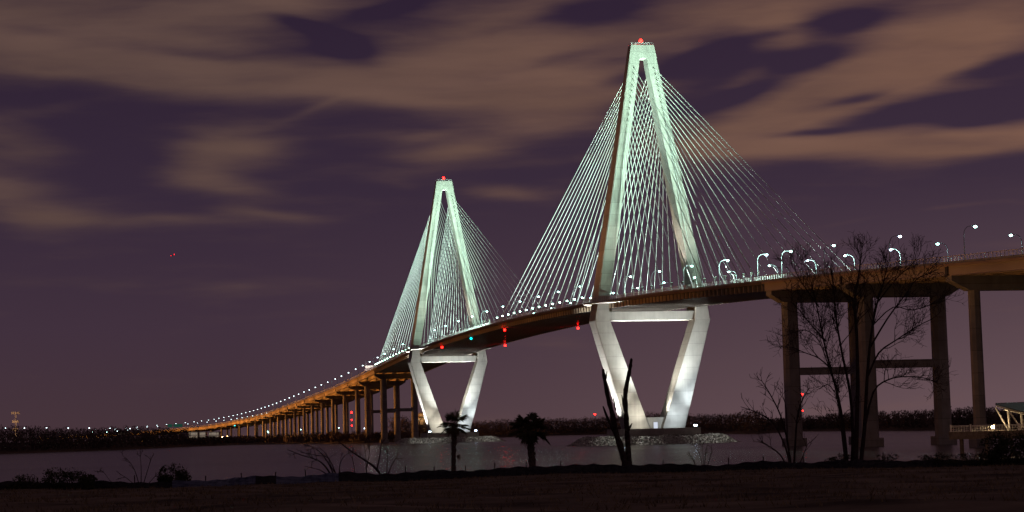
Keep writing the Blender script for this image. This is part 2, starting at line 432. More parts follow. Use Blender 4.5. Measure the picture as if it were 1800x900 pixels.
def tower(y0, label, sgn):
    t = thing('bridge_tower', label, 'bridge tower', (0, y0, WATER), 0, 'diamond towers of the cable stayed bridge')
    m = MB(); m.prism([(-17.4, y0 - 13.5), (17.4, y0 - 13.5), (17.4, y0 + 13.5), (-17.4, y0 + 13.5)], 2.3, 5.0)
    m.prism([(-15.8, y0 - 12), (15.8, y0 - 12), (15.8, y0 + 12), (-15.8, y0 + 12)], WATER - 2, 2.3); child(m, 'pile_cap', 'pier_concrete', t)
    for s in (-1, 1):
        m = MB(); m.stack(leg_rings(s, [5.0, 20, 36, 52.3, 58.5], y0)); child(m, 'tower_leg', 'concrete', t)
        m = MB(); m.stack(leg_rings(s, [58.5, 62, 80, 100, 120, 140, 155, 169], y0)); child(m, 'pylon_leg', 'concrete', t)
    d0, d1 = ip(DEP, 169) / 2, ip(DEP, 175) / 2; o0, o1 = ip(OUT, 169), 5.3
    m = MB(); m.hexa([(-o0, y0 - d0, 169), (o0, y0 - d0, 169), (o0, y0 + d0, 169), (-o0, y0 + d0, 169), (-o1, y0 - d1, 175), (o1, y0 - d1, 175), (o1, y0 + d1, 175), (-o1, y0 + d1, 175)])
    child(m, 'tower_head', 'concrete', t)
    m = MB()
    for z in (175.55, 176.1): m.tube([(-5, y0 - 2.2, z), (5, y0 - 2.2, z), (5, y0 + 2.2, z), (-5, y0 + 2.2, z), (-5, y0 - 2.2, z)], .05, 4)
    for x in np.linspace(-5, 5, 7):
        for y in (-2.2, 2.2): m.tube([(x, y0 + y, 174.98), (x, y0 + y, 176.1)], .05, 4)
    child(m, 'roof_railing', 'rail', t)
    m = MB(); m.box(-20.6, 20.6, y0 - 3.2, y0 + 3.2, 52.35, 56.2); child(m, 'cross_beam', 'concrete', t)
    for s in (-1, 1):
        m = MB(); m.box(s * 18.5 - 1.0, s * 18.5 + 1.0, y0 - 1.2, y0 + 1.2, 56.2, deck_z(y0) - 3.03); child(m, 'bearing_block', 'girder_paint', t)
    m = MB(); m.box(-6.5, 6.5, y0 - 3.6, y0 + 3.6, 4.99, 9.8); child(m, 'base_wall', 'concrete', t)
    d = MB(); d.box(-.95, .95, y0 - 3.72, y0 - 3.58, 5.0, 7.7); dd = child(d, 'door', 'cool_door', t)
    d = MB(); d.box(-1.15, -.95, y0 - 3.8, y0 - 3.59, 5.0, 7.9); d.box(.95, 1.15, y0 - 3.8, y0 - 3.59, 5.0, 7.9); d.box(-.95, .95, y0 - 3.8, y0 - 3.59, 7.7, 7.9)
    child(d, 'door_frame', 'concrete', dd)
    # walkway bays round the legs
    for s in (-1, 1):
        m = MB()
        poly = [(19.9, -27), (20.6, -27), (27.6, -10), (27.6, 10), (20.6, 27), (19.9, 27)]
        P = [(s * a, y0 + b) for a, b in poly]
        if s < 0: P = P[::-1]
        dz = deck_z(y0)
        k = len(P)
        vs = [(x, y, deck_z(y) - .95) for x, y in P] + [(x, y, deck_z(y) - .3) for x, y in P]
        m.add(vs, [tuple(range(k))[::-1], tuple(range(k, 2 * k))] + [(i, (i + 1) % k, k + (i + 1) % k, k + i) for i in range(k)])
        b = child(m, 'walkway_bay', 'deck_concrete', t)
        m = MB(); Q = P[1:5] if s > 0 else P[1:5]
        for h in (.5, 1.1, 1.7, 2.1): m.tube([(x, y, deck_z(y) - .3 + h) for x, y in Q], .05, 4)
        for (xa, ya), (xb, yb) in zip(Q[:-1], Q[1:]):
            nn = 12
            for i in range(nn + 1):
                x, y = xa + (xb - xa) * i / nn, ya + (yb - ya) * i / nn
                m.tube([(x, y, deck_z(y) - .32), (x, y, deck_z(y) + 1.8)], .06, 4)
        child(m, 'railing', 'rail', b)
    # beacon
    m = MB(); m.tube([(0, y0, 174.98), (0, y0, 176.6)], .25, 8); bc = child(m, 'beacon_mast', 'dark_steel', t)
    m = MB(); m.ball((0, y0, 177.3), .8, 12, 8); child(m, 'beacon_lens', 'red_lamp', bc, True)
    # stays
    for s in (-1, 1):
        for d, tab in ((-1 if sgn > 0 else 1, SIDE_U), (1 if sgn > 0 else -1, MAIN_U)):
            for i, du in enumerate(tab):
                za = ANCH_Z[i]; u = y0 + d * du
                va = s * (ip(OUT, za) + ip(INN, za)) / 2 * .98
                a = Vector((va, y0 + d * (ip(DEP, za) / 2 - 1.2), za)); b = onto_deck(u, s * 19.0, -.3)
                L = (a - b).length; e = (a - b) / L
                m = MB(); m.tube([b, b + e * 3.4, b + e * 3.45, a - e * 4.6, a - e * 4.55, a], [.26, .26, .148, .148, .19, .19], 7)
                child(m, 'stay_cable', 'cable', t, True)
    return t
T1 = tower(0, 'nearer and taller looking diamond bridge tower, floodlit pale green above and white below', 1)
T2 = tower(471, 'farther and smaller looking diamond bridge tower, left of the nearer one', -1)

# rock islands
def riprap(y0, name, label):
    m = MB(); r_ = random.Random(int(y0) + 3)
    A, B = 38.0, 33.0
    # core mound
    rings = []
    for k, z in ((1.0, WATER - 1.5), (.97, WATER), (.86, .5), (.8, 1.2), (.45, 1.4)):
        rings.append([Vector((A * k * math.cos(a), y0 + B * k * math.sin(a), z)) for a in np.linspace(0, 2 * math.pi, 49)[:-1]])
    m.stack(rings)
    for i in range(3600):
        a = r_.uniform(0, 2 * math.pi)
        q = r_.random()
        k = .76 + q * .25
        z = np.interp(k, [.76, .8, .86, .97, 1.02], [1.5, 1.3, .6, WATER, WATER - .4])
        s = r_.uniform(.3, .95)
        c = Vector((A * k * math.cos(a), y0 + B * k * math.sin(a), z + .12 + .2 * math.sin(a * 7) * .6))
        q = Matrix.Rotation(r_.uniform(0, 6), 3, Vector((r_.gauss(0, 1), r_.gauss(0, 1), r_.gauss(0, 1))).normalized())
        P = []
        for vx in ((-1, -1, -1), (1, -1, -1), (1, 1, -1), (-1, 1, -1), (-1, -1, 1), (1, -1, 1), (1, 1, 1), (-1, 1, 1)):
            P.append(c + q @ (Vector(vx) * s * .55 * r_.uniform(.55, 1.1)))
        m.hexa(P)
    return tag(m.build(name, 'rock'), label, 'riprap', None, 'stuff')
riprap(0, 'riprap', 'low island of grey riprap boulders round the base of the nearer tower')
riprap(471, 'riprap', 'low island of grey riprap boulders round the base of the farther tower')

# ------------------------------------------------------------------ lamps on the bridge
def lamp_proto(mat):
    t = thing('street_lamp', '-', 'street lamp')
    m = MB(); pts = [(0, 0, .3), (0.05, 0, 7.0), (.15, 0, 8.2), (.5, 0, 9.0), (1.1, 0, 9.55), (2.0, 0, 9.8), (3.0, 0, 9.85)]
    m.tube(pts, [.13, .11, .1, .09, .085, .08, .07], 7); m.build('pole', 'pole', t, True)
    m = MB(); m.hexa([(2.7, -.22, 9.72), (4.0, -.28, 9.72), (4.0, .28, 9.72), (2.7, .22, 9.72), (2.8, -.15, 9.95), (3.8, -.18, 9.95), (3.8, .18, 9.95), (2.8, .15, 9.95)])
    h = m.build('lamp_head', 'pole', t)
    m = MB(); m.ball((3.4, 0, 9.58), .46, 10, 6, (1.1, .9, .7)); m.build('lens', mat, h, True)
    return t
LP = lamp_proto('lamp'); LP2 = lamp_proto('blue_lamp'); LP3 = lamp_proto('dim_lamp')
near_right = [-401, -352, -304, -254, -216.5, -193.5, -153, -111, -69, -27, 15, 57, 99, 140, 182, 224, 266, 308, 350, 392, 430, 512, 554, 596, 638]
near_left = [673, 714, 752, 792, 835, 879, 920, 972, 1019, 1065, 1114, 1158, 1206] + [1206 + 44 * k for k in range(1, 34)]
far_right = [-355, -309, -260, -224, -185, -149, -109, -61, -16, 29, 72, 115, 158, 200, 243, 286, 330, 372, 415, 458, 500, 543, 586, 628]
far_left = [670 + 44 * k for k in range(0, 46)]
used = {}
def put_lamp(u, side, label, group, cool=False):
    p, r, t = deck_frame(u)
    src = (LP, LP2, LP3)[int(cool)]
    ang = math.atan2(r.y, r.x) + (0 if side < 0 else math.pi)
    loc = p + r * (side * 19.55)
    if id(src) not in used:
        used[id(src)] = 1; src.location = loc; src.rotation_euler = (0, 0, ang); src['label'] = label; src['group'] = group
        o = src
    else:
        o = copy_thing(src, loc, ang, label, group)
    hd = p + r * (side * (19.55 - 3.4)) + Vector((0, 0, 9.2))
    return hd
LAMPCOL = (0.8, 1.0, 0.94)
def words(u):
    if u < -202: return 'over the nearest viaduct'
    return 'x'
lamp_w = 2600
lab_near = {-401: 'street lamp on the near rail, just outside the right edge of the frame',
            -352: 'tall street lamp on the near rail, arm reaching right, closest to the right edge',
            -304: 'cool white street lamp on the near rail, just right of the big bare tree',
            -254: 'street lamp on the near rail behind the top of the big bare tree',
            -216.5: 'street lamp on the near rail just left of the big bare tree',
            -193.5: 'street lamp on the near rail where the right hand fan of stays lands'}
lab_far = {-355: 'street lamp on the far rail, outside the right edge of the frame',
           -309: 'bright street lamp on the far rail, its arm reaching left, at the right edge',
           -260: 'street lamp on the far rail, arm reaching left, between the two tall near lamps',
           -224: 'street lamp on the far rail just right of the big bare tree',
           -185: 'street lamp on the far rail behind the lowest outermost stays',
           -149: 'street lamp on the far rail with left pointing arm, second from the big bare tree'}
for u in near_right:
    if u in lab_near: L_, G_ = lab_near[u], 'street lamps on the near edge of the bridge'
    elif u < 0: L_, G_ = 'street lamp with right pointing arm on the near rail right of the nearer tower', 'near rail lamps right of the nearer tower'
    elif u < 471: L_, G_ = 'street lamp with right pointing arm on the near rail between the towers', 'near rail lamps between the towers'
    else: L_, G_ = 'street lamp with right pointing arm on the near rail, left of the farther tower', 'near rail lamps left of the farther tower'
    hd = put_lamp(u, -1, L_, G_, u in (-304, -193.5))
    spot(hd, hd - Vector((0, 0, 9)), lamp_w, 150, LAMPCOL, .5, .3)
for u in far_right:
    if u in lab_far: L_, G_ = lab_far[u], 'street lamps on the far edge of the bridge'
    elif u < 0: L_, G_ = 'street lamp with left pointing arm on the far rail right of the nearer tower', 'far rail lamps right of the nearer tower'
    elif u < 471: L_, G_ = 'street lamp with left pointing arm on the far rail between the towers', 'far rail lamps between the towers'
    else: L_, G_ = 'street lamp with left pointing arm on the far rail, left of the farther tower', 'far rail lamps left of the farther tower'
    hd = put_lamp(u, 1, L_, G_, u in (-224, -149))
    if u < 60: spot(hd, hd - Vector((0, 0, 9)), lamp_w, 160, LAMPCOL, .5, .3)
for u in near_left:
    far = u > 1700
    hd = put_lamp(u, -1, 'small distant street lamp on the near rail of the curving far viaduct' if far else 'slim street lamp on the near rail of the orange viaduct left of the towers',
                  'near rail lamps on the curving end' if far else 'near rail lamps on the orange viaduct', 2)
    spot(hd, hd - Vector((0, 0, 9)), lamp_w * (.5 if u < 1300 else .3), 160, LAMPCOL, .5, .3)
for u in far_left:
    far = u > 1700
    put_lamp(u, 1, 'small distant street lamp on the far rail of the curving far viaduct' if far else 'slim street lamp on the far rail of the orange viaduct left of the towers',
             'far rail lamps on the curving end' if far else 'far rail lamps on the orange viaduct', 2)

# floodlight posts beside the near stays (aimed at the towers)
def flood_proto():
    t = thing('floodlight_post', '-', 'floodlight')
    m = MB(); m.tube([(0, 0, 0), (0, 0, 3.2)], [.1, .08], 6); m.build('post', 'pole', t)
    m = MB(); e = Vector((0, -.82, .57)); f = Vector((0, .57, .82)); x = Vector((1, 0, 0))
    m.obox(Vector((0, 0, 3.5)), x, e, f, .42, .22, .36); h = m.build('housing', 'dark_steel', t)
    m = MB(); m.obox(Vector((0, 0, 3.5)) + e * .26, x, e, f, .38, .04, .32); m.build('lens', 'flood', h)
    return t
FP = flood_proto(); fp_used = [0]
def put_flood(u, d, label, group):
    loc = onto_deck(u, -19.3, 0); rz = 0 if d < 0 else math.pi
    if not fp_used[0]:
        fp_used[0] = 1; FP.location = loc; FP.rotation_euler = (0, 0, rz); FP['label'] = label; FP['group'] = group
    else: copy_thing(FP, loc, rz, label, group)
for i, du in enumerate(MAIN_U):
    if i < 2: continue
    put_flood(du, -1, 'glaring floodlight on a post beside a near stay left of the nearer tower', 'floodlights facing the nearer tower from midspan')
    put_flood(471 - du, 1, 'short floodlight post seen from behind, beside a near stay right of the farther tower', 'floodlight posts right of the farther tower')
for i, du in enumerate(SIDE_U):
    if i < 2: continue
    put_flood(-du, 1, 'short floodlight post seen from behind, beside a near stay right of the nearer tower', 'floodlight posts right of the nearer tower')
    put_flood(471 + du, -1, 'glaring floodlight on a post beside a near stay left of the farther tower', 'floodlights facing the farther tower from the left')

# spots and strips lighting towers and stays, many added where no fitting stands
P1 = 330000
for y0 in (0, 471):
    for d in (-1, 1):
        for s in (-1, 1):
            # pylon faces
            spot(onto_deck(y0 + d * 66, s * 20.6, 3.6), (s * 8.5, y0, 138), P1 * (1.5 if d > 0 else .85 if s < 0 else .55), 24, GREEN, 1.0, 3.0)
            spot(onto_deck(y0 + d * 122, s * 20.6, 3.6), (s * 4, y0, 162), P1 * (3.6 if d > 0 else 1.9), 15, GREEN, .9, 4.0)
            spot(onto_deck(y0 + d * 40, s * 20.6, 3.6), (s * 17, y0, 92), P1 * (.004 if s < 0 else .05), 28, (.95, 1, .85), 1.0, 2.0)
            # stays, washed by added unseen light strips standing in for the flood posts
            strip(y0 + d * 26, y0 + d * 196, s * 9, .9, s * .3, (1.2 if s > 0 else .8) * (36000 if d < 0 else 46000), 120)
        # outer side of the near stays, from an added unseen light strip outboard of the deck
        if d > 0: strip(y0 + d * 26, y0 + d * 196, -23.2, -.6, .12, 16000, 64)
        else:   # the fans on the open side get added unseen spots farther out along the deck
            for s in (-1, 1):
                SC = (.66, 1, .78)
                spot(onto_deck(y0 - 110, s * 14.5, 2), (s * 13, y0 - 30, 122), 150000, 60, SC, 1.0, .6)
                spot(onto_deck(y0 - 165, s * 14.5, 2), (s * 14, y0 - 70, 112), 270000, 56, SC, 1.0, .6)
                spot(onto_deck(y0 - 225, s * 9.5, 2), (s * 15, y0 - 115, 100), 460000, 50, SC, 1.0, .6)
                spot(onto_deck(y0 - 262, s * 8, 2), (s * 17.4, y0 - 168, 82), 1500000, 40, SC, 1.0, .6)
    # inner faces of the pylon legs, lit from the opposite side of the road
    for s in (-1, 1):
        spot(onto_deck(y0 - 16, -s * 14, 1.2), (s * 15.5, y0, 88), P1 * .3, 30, WARM, 1.0, 2.0)
        spot(onto_deck(y0 - 4, -s * 12, 1.2), (s * 4, y0, 160), P1 * .8, 20, (.8, 1, .85), .9, 3.0)
    spot(onto_deck(y0 - 2, 0, 1.2), (0, y0 - 1, 169), P1 * .5, 6, (.9, 1, .9), .9)
    # pile cap floods
    for s in (-1, 1):
        spot((s * 12.5, y0 - 13.2, 5.6), (s * 21, y0 - 4, 38), 52000 if s > 0 else 28000, 62, COOL if s > 0 else WARM, 1.0)      # front faces
        spot((s * 9, y0 - 13.2, 5.6), (s * 7, y0 - 4, 10), 3800, 130, COOL if s > 0 else WARM, 1.0)
        spot((s * 6, y0 - 13.0, 5.6), (s * 13, y0 - 4, 26), 9000, 110, COOL if s > 0 else WARM, 1.0)
        spot((s * 19.5, y0 + 0.5, 4.6), (s * 21.5, y0 + .5, 30), 80000, 90, (1, .98, .93), .9)                 # outer faces
        spot((s * 2.0, y0 - 4.2, 9.9), (s * 13.5, y0 - .5, 36), 36000, 70, WARM, 1.0)                            # inner faces
    spot((-19.5, y0 + .5, 4.6), (-25, y0 + .5, 46), 170000, 36, (1, .98, .93), .9)
    spot((-4, y0 - .5, 9.9), (17.5, y0, 44), 110000, 34, WARM, .9)
    spot((0, y0 - 2, 10.1), (0, y0, 52), 60000, 75, (1, .98, .92), .8)                                     # cross beam soffit
    for s in (-1, 1):
        spot((s * 9, y0 - 13, 5.4), (s * 9, y0 - 18, 58), 420000, 70, (.95, 1, .95), 1.0)                     # deck soffit
        spot((s * 9, y0 + 13, 5.4), (s * 9, y0 + 20, 58), 420000, 70, (.95, 1, .95), 1.0)
    spot((-17.1, y0 - 13, 5.4), (-23.5, y0 - 15, 59), 380000, 20, (1, 1, .96), .6)                            # bay soffit
    spot((-17.1, y0 + 13, 5.4), (-23.5, y0 + 15, 59), 560000, 22, (1, 1, .96), .6)
    for x in (-20, 20):                                                                                          # riprap, from added unseen spots below the deck
        spot((x, y0 - 16, 52), (x, y0 - 24, 0), 56000, 40, (.97, 1, .93), 1.0)

def pier_flood(x, y, y0, label):
    t = thing('floodlight', label, 'floodlight', (x, y, 5.0))
    m = MB(); m.box(-.5, .5, -.15, .15, 0, .25); m.build('bracket', 'dark_steel', t)
    m = MB(); m.obox((0, 0, .65), Vector((1, 0, 0)), Vector((0, .7, .7)), Vector((0, -.7, .7)), .8, .45, .3); h = m.build('housing', 'dark_steel', t)
    m = MB(); m.obox(Vector((0, 0, .65)) + Vector((0, -.7, .7)) * .33, Vector((1, 0, 0)), Vector((0, .7, .7)), Vector((0, -.7, .7)), .74, .4, .05); m.build('lens', 'blue_lamp', h)
for y0, w in ((0, 'nearer'), (471, 'farther')):
    for s, side in ((-1, 'left'), (1, 'right')):
        pier_flood(s * 15.6, y0 - 11.5, y0, 'cool white floodlight on the %s front corner of the %s tower base' % (side, w))

# sodium light washing the near side of the bridge (added unseen spots standing in for shore lamps)
SOD = (1.0, 0.38, 0.075)
def sodium(u, off, power, cone):
    p, r, t = deck_frame(u)
    q = p + r * -105 + t * off; q.z = 9
    spot(q, p + r * -18 + Vector((0, 0, -9)), power, cone, SOD, .6, 2.0)
for u in range(700, 2900, 60): sodium(u, 28, 290000, 50)
for u in range(690, 1900, 44):
    p, r, t = deck_frame(u); q = p + r * -105 + t * 42; q.z = 5
    spot(q, Vector((p.x, p.y, 0)) + r * -12 + Vector((0, 0, 11)), 330000, 25, SOD, .5, 2.0)
for u in range(60, 430, 62): sodium(u, -70, 42000, 56)
for u in range(520, 660, 36): sodium(u, -36, 50000, 36)
for u in range(-100, -20, 36): sodium(u, -50, 46000, 40)
for u in range(-190, -110, 36): sodium(u, 10, 20000, 40)
for u in range(-430, -200, 60): sodium(u, 45, 13000, 60)
for u in range(-440, -190, 30):
    p, r, t = deck_frame(u); q = p + r * -105; q.z = 9
    spot(q, p + r * -20 + Vector((0, 0, -1)), 36000, 24, (1, .46, .16), 1.0, 2.0)
spot((-130, -590, 9), (0, -290, 34), 60000, 62, (1, .58, .34), .8, 3.0)  # added soft fill for missing bounce light on the right piers
for y0 in (0, 471):
    spot((-150, y0 + 25, 30), (-14, y0, 112), 240000, 36, (1, .42, .13), .9, 2.0)

# navigation lights under the deck
def nav_light(px, py, v, mat, label):
    d = ray(px, py); k = (v - CAM.x) / d.x; p = CAM + d * k
    t = thing('navigation_light', label, 'navigation light', (v, p.y, deck_z(p.y) - 3.1))
    m = MB(); m.tube([(0, 0, .6), (0, 0, -.6)], .12, 6); m.build('hanger', 'dark_steel', t)
    m = MB(); m.ball((0, 0, -1.1), .62, 10, 6); m.build('lens', mat, t, True)
    return p.y
uy = nav_light(887, 577, -19.6, 'red_lamp', 'bright red navigation light under the near edge at midspan')
uf = nav_light(888, 607, 19.6, 'red_lamp', 'red navigation light under the far edge seen lower, straight below the brightest red light')
nav_light(777, 608, -19.6, 'red_lamp', 'red navigation light under the near edge just right of the farther tower')
nav_light(828, 593, -19.6, 'teal_lamp', 'teal navigation light under the deck, between the red midspan light and the farther tower')
un = nav_light(1016, 573, 19.6, 'red_lamp', 'red navigation light under the far edge, close left of the nearer tower')
for x, u_, pw in ((-18.6, uy, 900), (19.4, uf, 2600), (19.4, un, 900)):
    q = Vector((x, u_, deck_z(u_) - 4.7)); spot(q, q + Vector((-.4 * x / abs(x), 0, 1)), pw, 165, (1, .03, .02), .3, .35)

# signs on the far viaduct
p = onto_deck(716, -15, 0)
t = thing('road_sign', 'pale gantry sign seen from behind, above the near rail left of the farther tower', 'road sign', p)
m = MB()
for x in (-3.6, 3.6): m.tube([(x, 0, 0), (x, 0, 6.6)], .15, 6)
m.build('post', 'pole', t)
m = MB(); m.box(-4.6, 4.6, -.12, -.02, 2.6, 6.8); m.build('panel', 'sign_back', t)
m = MB()
for x in (-2.4, 0, 2.4): m.box(x - .1, x + .1, -.3, -.13, 2.4, 7.0)
m.box(-4.6, 4.6, -.45, -.31, 4.6, 4.85); m.build('frame', 'dark_steel', t)
point(p + Vector((-3, -6, 6)), 1500, (1, .8, .75), .5)
p = onto_deck(2340, 0, 0)
t = thing('road_sign', 'green overhead road sign on a gantry at the low far end of the viaduct', 'road sign', p)
m = MB()
for x in (-19.4, 19.4): m.tube([(x, 0, 0), (x, 0, 8.5)], .3, 6)
m.build('post', 'pole', t)
m = MB(); m.box(-19.4, 19.4, .3, .7, 7.2, 7.8); m.build('gantry_beam', 'pole', t)
for x0, x1 in ((-17, -10), (-8, 6)):
    m = MB(); m.box(x0, x1, -.2, .25, 5.0, 9.6); m.build('panel', 'sign_glow', t)

# ------------------------------------------------------------------ water, ground, far shores
m = MB(); S = 14000
m.add([(-S, -S, WATER), (S, -S, WATER), (S, S, WATER), (-S, S, WATER)], [(0, 1, 2, 3)])
mw, nt, b = new_mat('river_water')
b.inputs['Base Color'].default_value = (0.05, 0.04, 0.032, 1); b.inputs['IOR'].default_value = 1.7
geo = N(nt, 'ShaderNodeNewGeometry')
mp = N(nt, 'ShaderNodeMapping'); mp.inputs['Rotation'].default_value = (0, 0, YAW); mp.inputs['Scale'].default_value = (0.0035, 0.03, 1)
nt.links.new(geo.outputs['Position'], mp.inputs['Vector'])
no = N(nt, 'ShaderNodeTexNoise'); no.inputs['Scale'].default_value = 1.0; no.inputs['Detail'].default_value = 4
nt.links.new(mp.outputs[0], no.inputs['Vector'])
ro = N(nt, 'ShaderNodeMapRange'); ro.inputs['From Min'].default_value = .3; ro.inputs['From Max'].default_value = .7
ro.inputs['To Min'].default_value = .22; ro.inputs['To Max'].default_value = .27
nt.links.new(no.outputs[0], ro.inputs[0]); nt.links.new(ro.outputs[0], b.inputs['Roughness'])
bp = N(nt, 'ShaderNodeBump'); bp.inputs['Strength'].default_value = .0; bp.inputs['Distance'].default_value = .6
nt.links.new(no.outputs[0], bp.inputs['Height']); nt.links.new(bp.outputs[0], b.inputs['Normal'])
tag(m.build('water', mw), 'smooth dark river under the bridge', None, None, 'structure')

def ground_z(s, r):
    z = np.interp(r, [-400, 0, 45, 100, 146, 153, 164, 186, 200], [5.0, 4.8, 4.5, 3.6, 2.8, 2.65, 1.6, -2.4, -3.2])
    a = .1 * math.sin(s * .11 + r * .05) + .07 * math.sin(s * .31 - r * .17) + .05 * math.sin(s * .8 + r * .6)
    return float(z) + a * (1 if r > 20 else .3)
m = MB()
ss = list(np.linspace(-420, -75, 24)) + list(np.linspace(-73, 73, 150)) + list(np.linspace(75, 420, 24))
rs = list(np.linspace(-400, 20, 16)) + list(np.linspace(22, 150, 130)) + list(np.linspace(151, 200, 26))
P = [local(s, r, ground_z(s, r)) for r in rs for s in ss]; n = len(ss)
m.add(P, [(j * n + i, j * n + i + 1, (j + 1) * n + i + 1, (j + 1) * n + i) for j in range(len(rs) - 1) for i in range(n - 1)])
tag(m.build('ground', 'ground', None, True), 'bare dark brown shore ground in front of the silt fence', None, None, 'structure')

# dead grass tufts and litter on the ground
m = MB(); r_ = random.Random(11)
for i in range(5200):
    r = 42 + 106 * r_.random() ** .8; s = r_.uniform(-.32, .32) * r
    z = ground_z(s, r)
    for k in range(3):
        h = r_.uniform(.05, .2); a = r_.uniform(0, 6.28); w = .012 + .004 * r / 50; lx, ly = math.cos(a) * h * .7, math.sin(a) * h * .7
        q = local(s + r_.gauss(0, .08), r + r_.gauss(0, .08), z)
        m.add([q + RGT * -w, q + RGT * w, q + Vector((lx, ly, h))], [(0, 1, 2)])
tag(m.build('dead_grass', 'grass'), 'sparse dead grass scattered over the brown shore ground', 'grass', None, 'stuff')

shore = [(-500, 800, 1500), (-200, 799, 1440), (0, 797, 1412), (200, 791, 1500), (320, 785, 1700), (420, 781, 1800), (560, 780, 1640), (640, 779, 1545), (720, 777, 1620), (900, 769, 2000),
         (1000, 764, 2080), (1150, 763, 1900), (1330, 762, 1430), (1400, 758, 1640), (1600, 757, 1345), (1750, 756, 1190), (1900, 756, 1080), (2300, 765, 900)]
m = MB(); n = len(shore); A = []
for dd, z in ((0, WATER - .6), (14, WATER + .5), (60, .2), (400, .9), (9000, 1.5)):
    for px, py, D in shore:
        p = at(px, 760, D + dd); p.z = z; A.append(p)
m.add(A, [(j * n + i, j * n + i + 1, (j + 1) * n + i + 1, (j + 1) * n + i) for j in range(4) for i in range(n - 1)])
tag(m.build('far_shore', 'bank'), 'low far river bank under the tree lines', None, None, 'structure')

def tree_mass(name, label, x0, x1, h0, h1, seed, step=4.2, skip=lambda px, D: False):
    m = MB(); r_ = random.Random(seed)
    xs = [a for a, _, _ in shore]; Ds = [d for _, _, d in shore]
    px = x0
    while px < x1:
        D0 = float(np.interp(px, xs, Ds))
        env = .5 + .5 * math.sin(px * .021 + seed) * math.sin(px * .0067 + 2 * seed)
        for row in range(4):
            D = D0 + 24 + row * 22 + r_.uniform(-8, 8)
            q = px + r_.uniform(-4, 4)
            if skip(q, D): continue
            g = at(q, 760, D); g.z = -.2
            h = r_.uniform(h0, h1) * (.78 + .3 * env) * (1 + .05 * row)
            w = h * r_.uniform(.2, .34)
            m.tube([g, g + Vector((r_.gauss(0, .3), r_.gauss(0, .3), h * .85))], [.22, .06], 3)
            for k in range(46):
                th = r_.uniform(0, 6.28); zz = r_.random() ** .75
                rr = w * math.sqrt(r_.random()) * (1.15 - .75 * max(0, zz - .35))
                c = g + Vector((rr * math.cos(th), rr * math.sin(th), h * (.04 + .96 * zz)))
                sz = r_.uniform(.5, 1.25) * (1 - .45 * zz)
                a = Vector((r_.gauss(0, 1), r_.gauss(0, 1), r_.gauss(0, 1) + .8)).normalized() * sz * 1.5
                b_ = a.cross(Vector((r_.gauss(0, 1), r_.gauss(0, 1), r_.gauss(0, 1)))).normalized() * sz * .55
                m.add([c - a, c + b_, c + a, c - b_ * .8], [(0, 1, 2, 3)])
            # bare twigs above the mass
            for k in range(5):
                a = g + Vector((r_.gauss(0, w * .6), r_.gauss(0, w * .6), h * r_.uniform(.7, .9)))
                e = a + Vector((r_.gauss(0, .7), r_.gauss(0, .7), r_.uniform(1.2, 2.8)))
                m.add([a + RGT * -.09, a + RGT * .09, e], [(0, 1, 2)])
        px += step * FPX / D0 * .5 / 1.2
    return tag(m.build(name, 'wood'), label, 'tree line', None, 'stuff')
tree_mass('treeline', 'dark winter tree line along the far shore on the left', -260, 330, 11.5, 16.5, 1)
tree_mass('treeline', 'low dark brush along the shore under the orange viaduct', 330, 700, 3.5, 7.5, 2)
tree_mass('treeline', 'dark tree line along the far shore behind the two towers', 690, 1335, 12.5, 17.5, 3)
tree_mass('treeline', 'dark tree line along the far shore on the right, behind the thick piers', 1335, 2050, 8.5, 12.5, 4)

# ------------------------------------------------------------------ distant things
def cell_tower():
    g = at(27.5, 762, 1900); g.z = 0
    top = at(27.5, 724, 1900).z
    t = thing('cell_tower', 'brown lit lattice cell tower with three rings of antennas rising over the left tree line', 'cell tower', g)
    m = MB(); w = .9
    for a in range(3):
        th = a * 2.094; m.tube([(w * math.cos(th), w * math.sin(th), 0), (.5 * math.cos(th), .5 * math.sin(th), top)], .14, 4)
    k = 0
    while k * 2.2 < top - 2:
        z = k * 2.2
        for a in range(3):
            th, t2 = a * 2.094, (a + 1) * 2.094
            m.tube([(w * math.cos(th), w * math.sin(th), z), (w * math.cos(t2), w * math.sin(t2), z + 2.2)], .07, 3)
        k += 1
    m.build('mast', 'facade', t)
    for z, r0 in ((top - 1, 3.6), (top - 9, 2.8), (top - 16.5, 2.4)):
        m = MB()
        for a in range(12):
            th = a * 2 * math.pi / 12; m.obox((r0 * math.cos(th), r0 * math.sin(th), z), Vector((math.cos(th), math.sin(th), 0)), Vector((-math.sin(th), math.cos(th), 0)), Vector((0, 0, 1)), .2, .35, 1.1)
        for a in range(3):
            th = a * 2.094; m.tube([(0, 0, z), (r0 * math.cos(th), r0 * math.sin(th), z)], .12, 4)
        m.tube([(r0 * math.cos(a), r0 * math.sin(a), z) for a in np.linspace(0, 6.283, 13)], .1, 4)
        m.build('antenna_ring', 'facade', t)
    spot(g + Vector((-10, -40, 4)), g + Vector((0, 0, top * .75)), 90000, 60, (1, .62, .35), .8)
cell_tower()

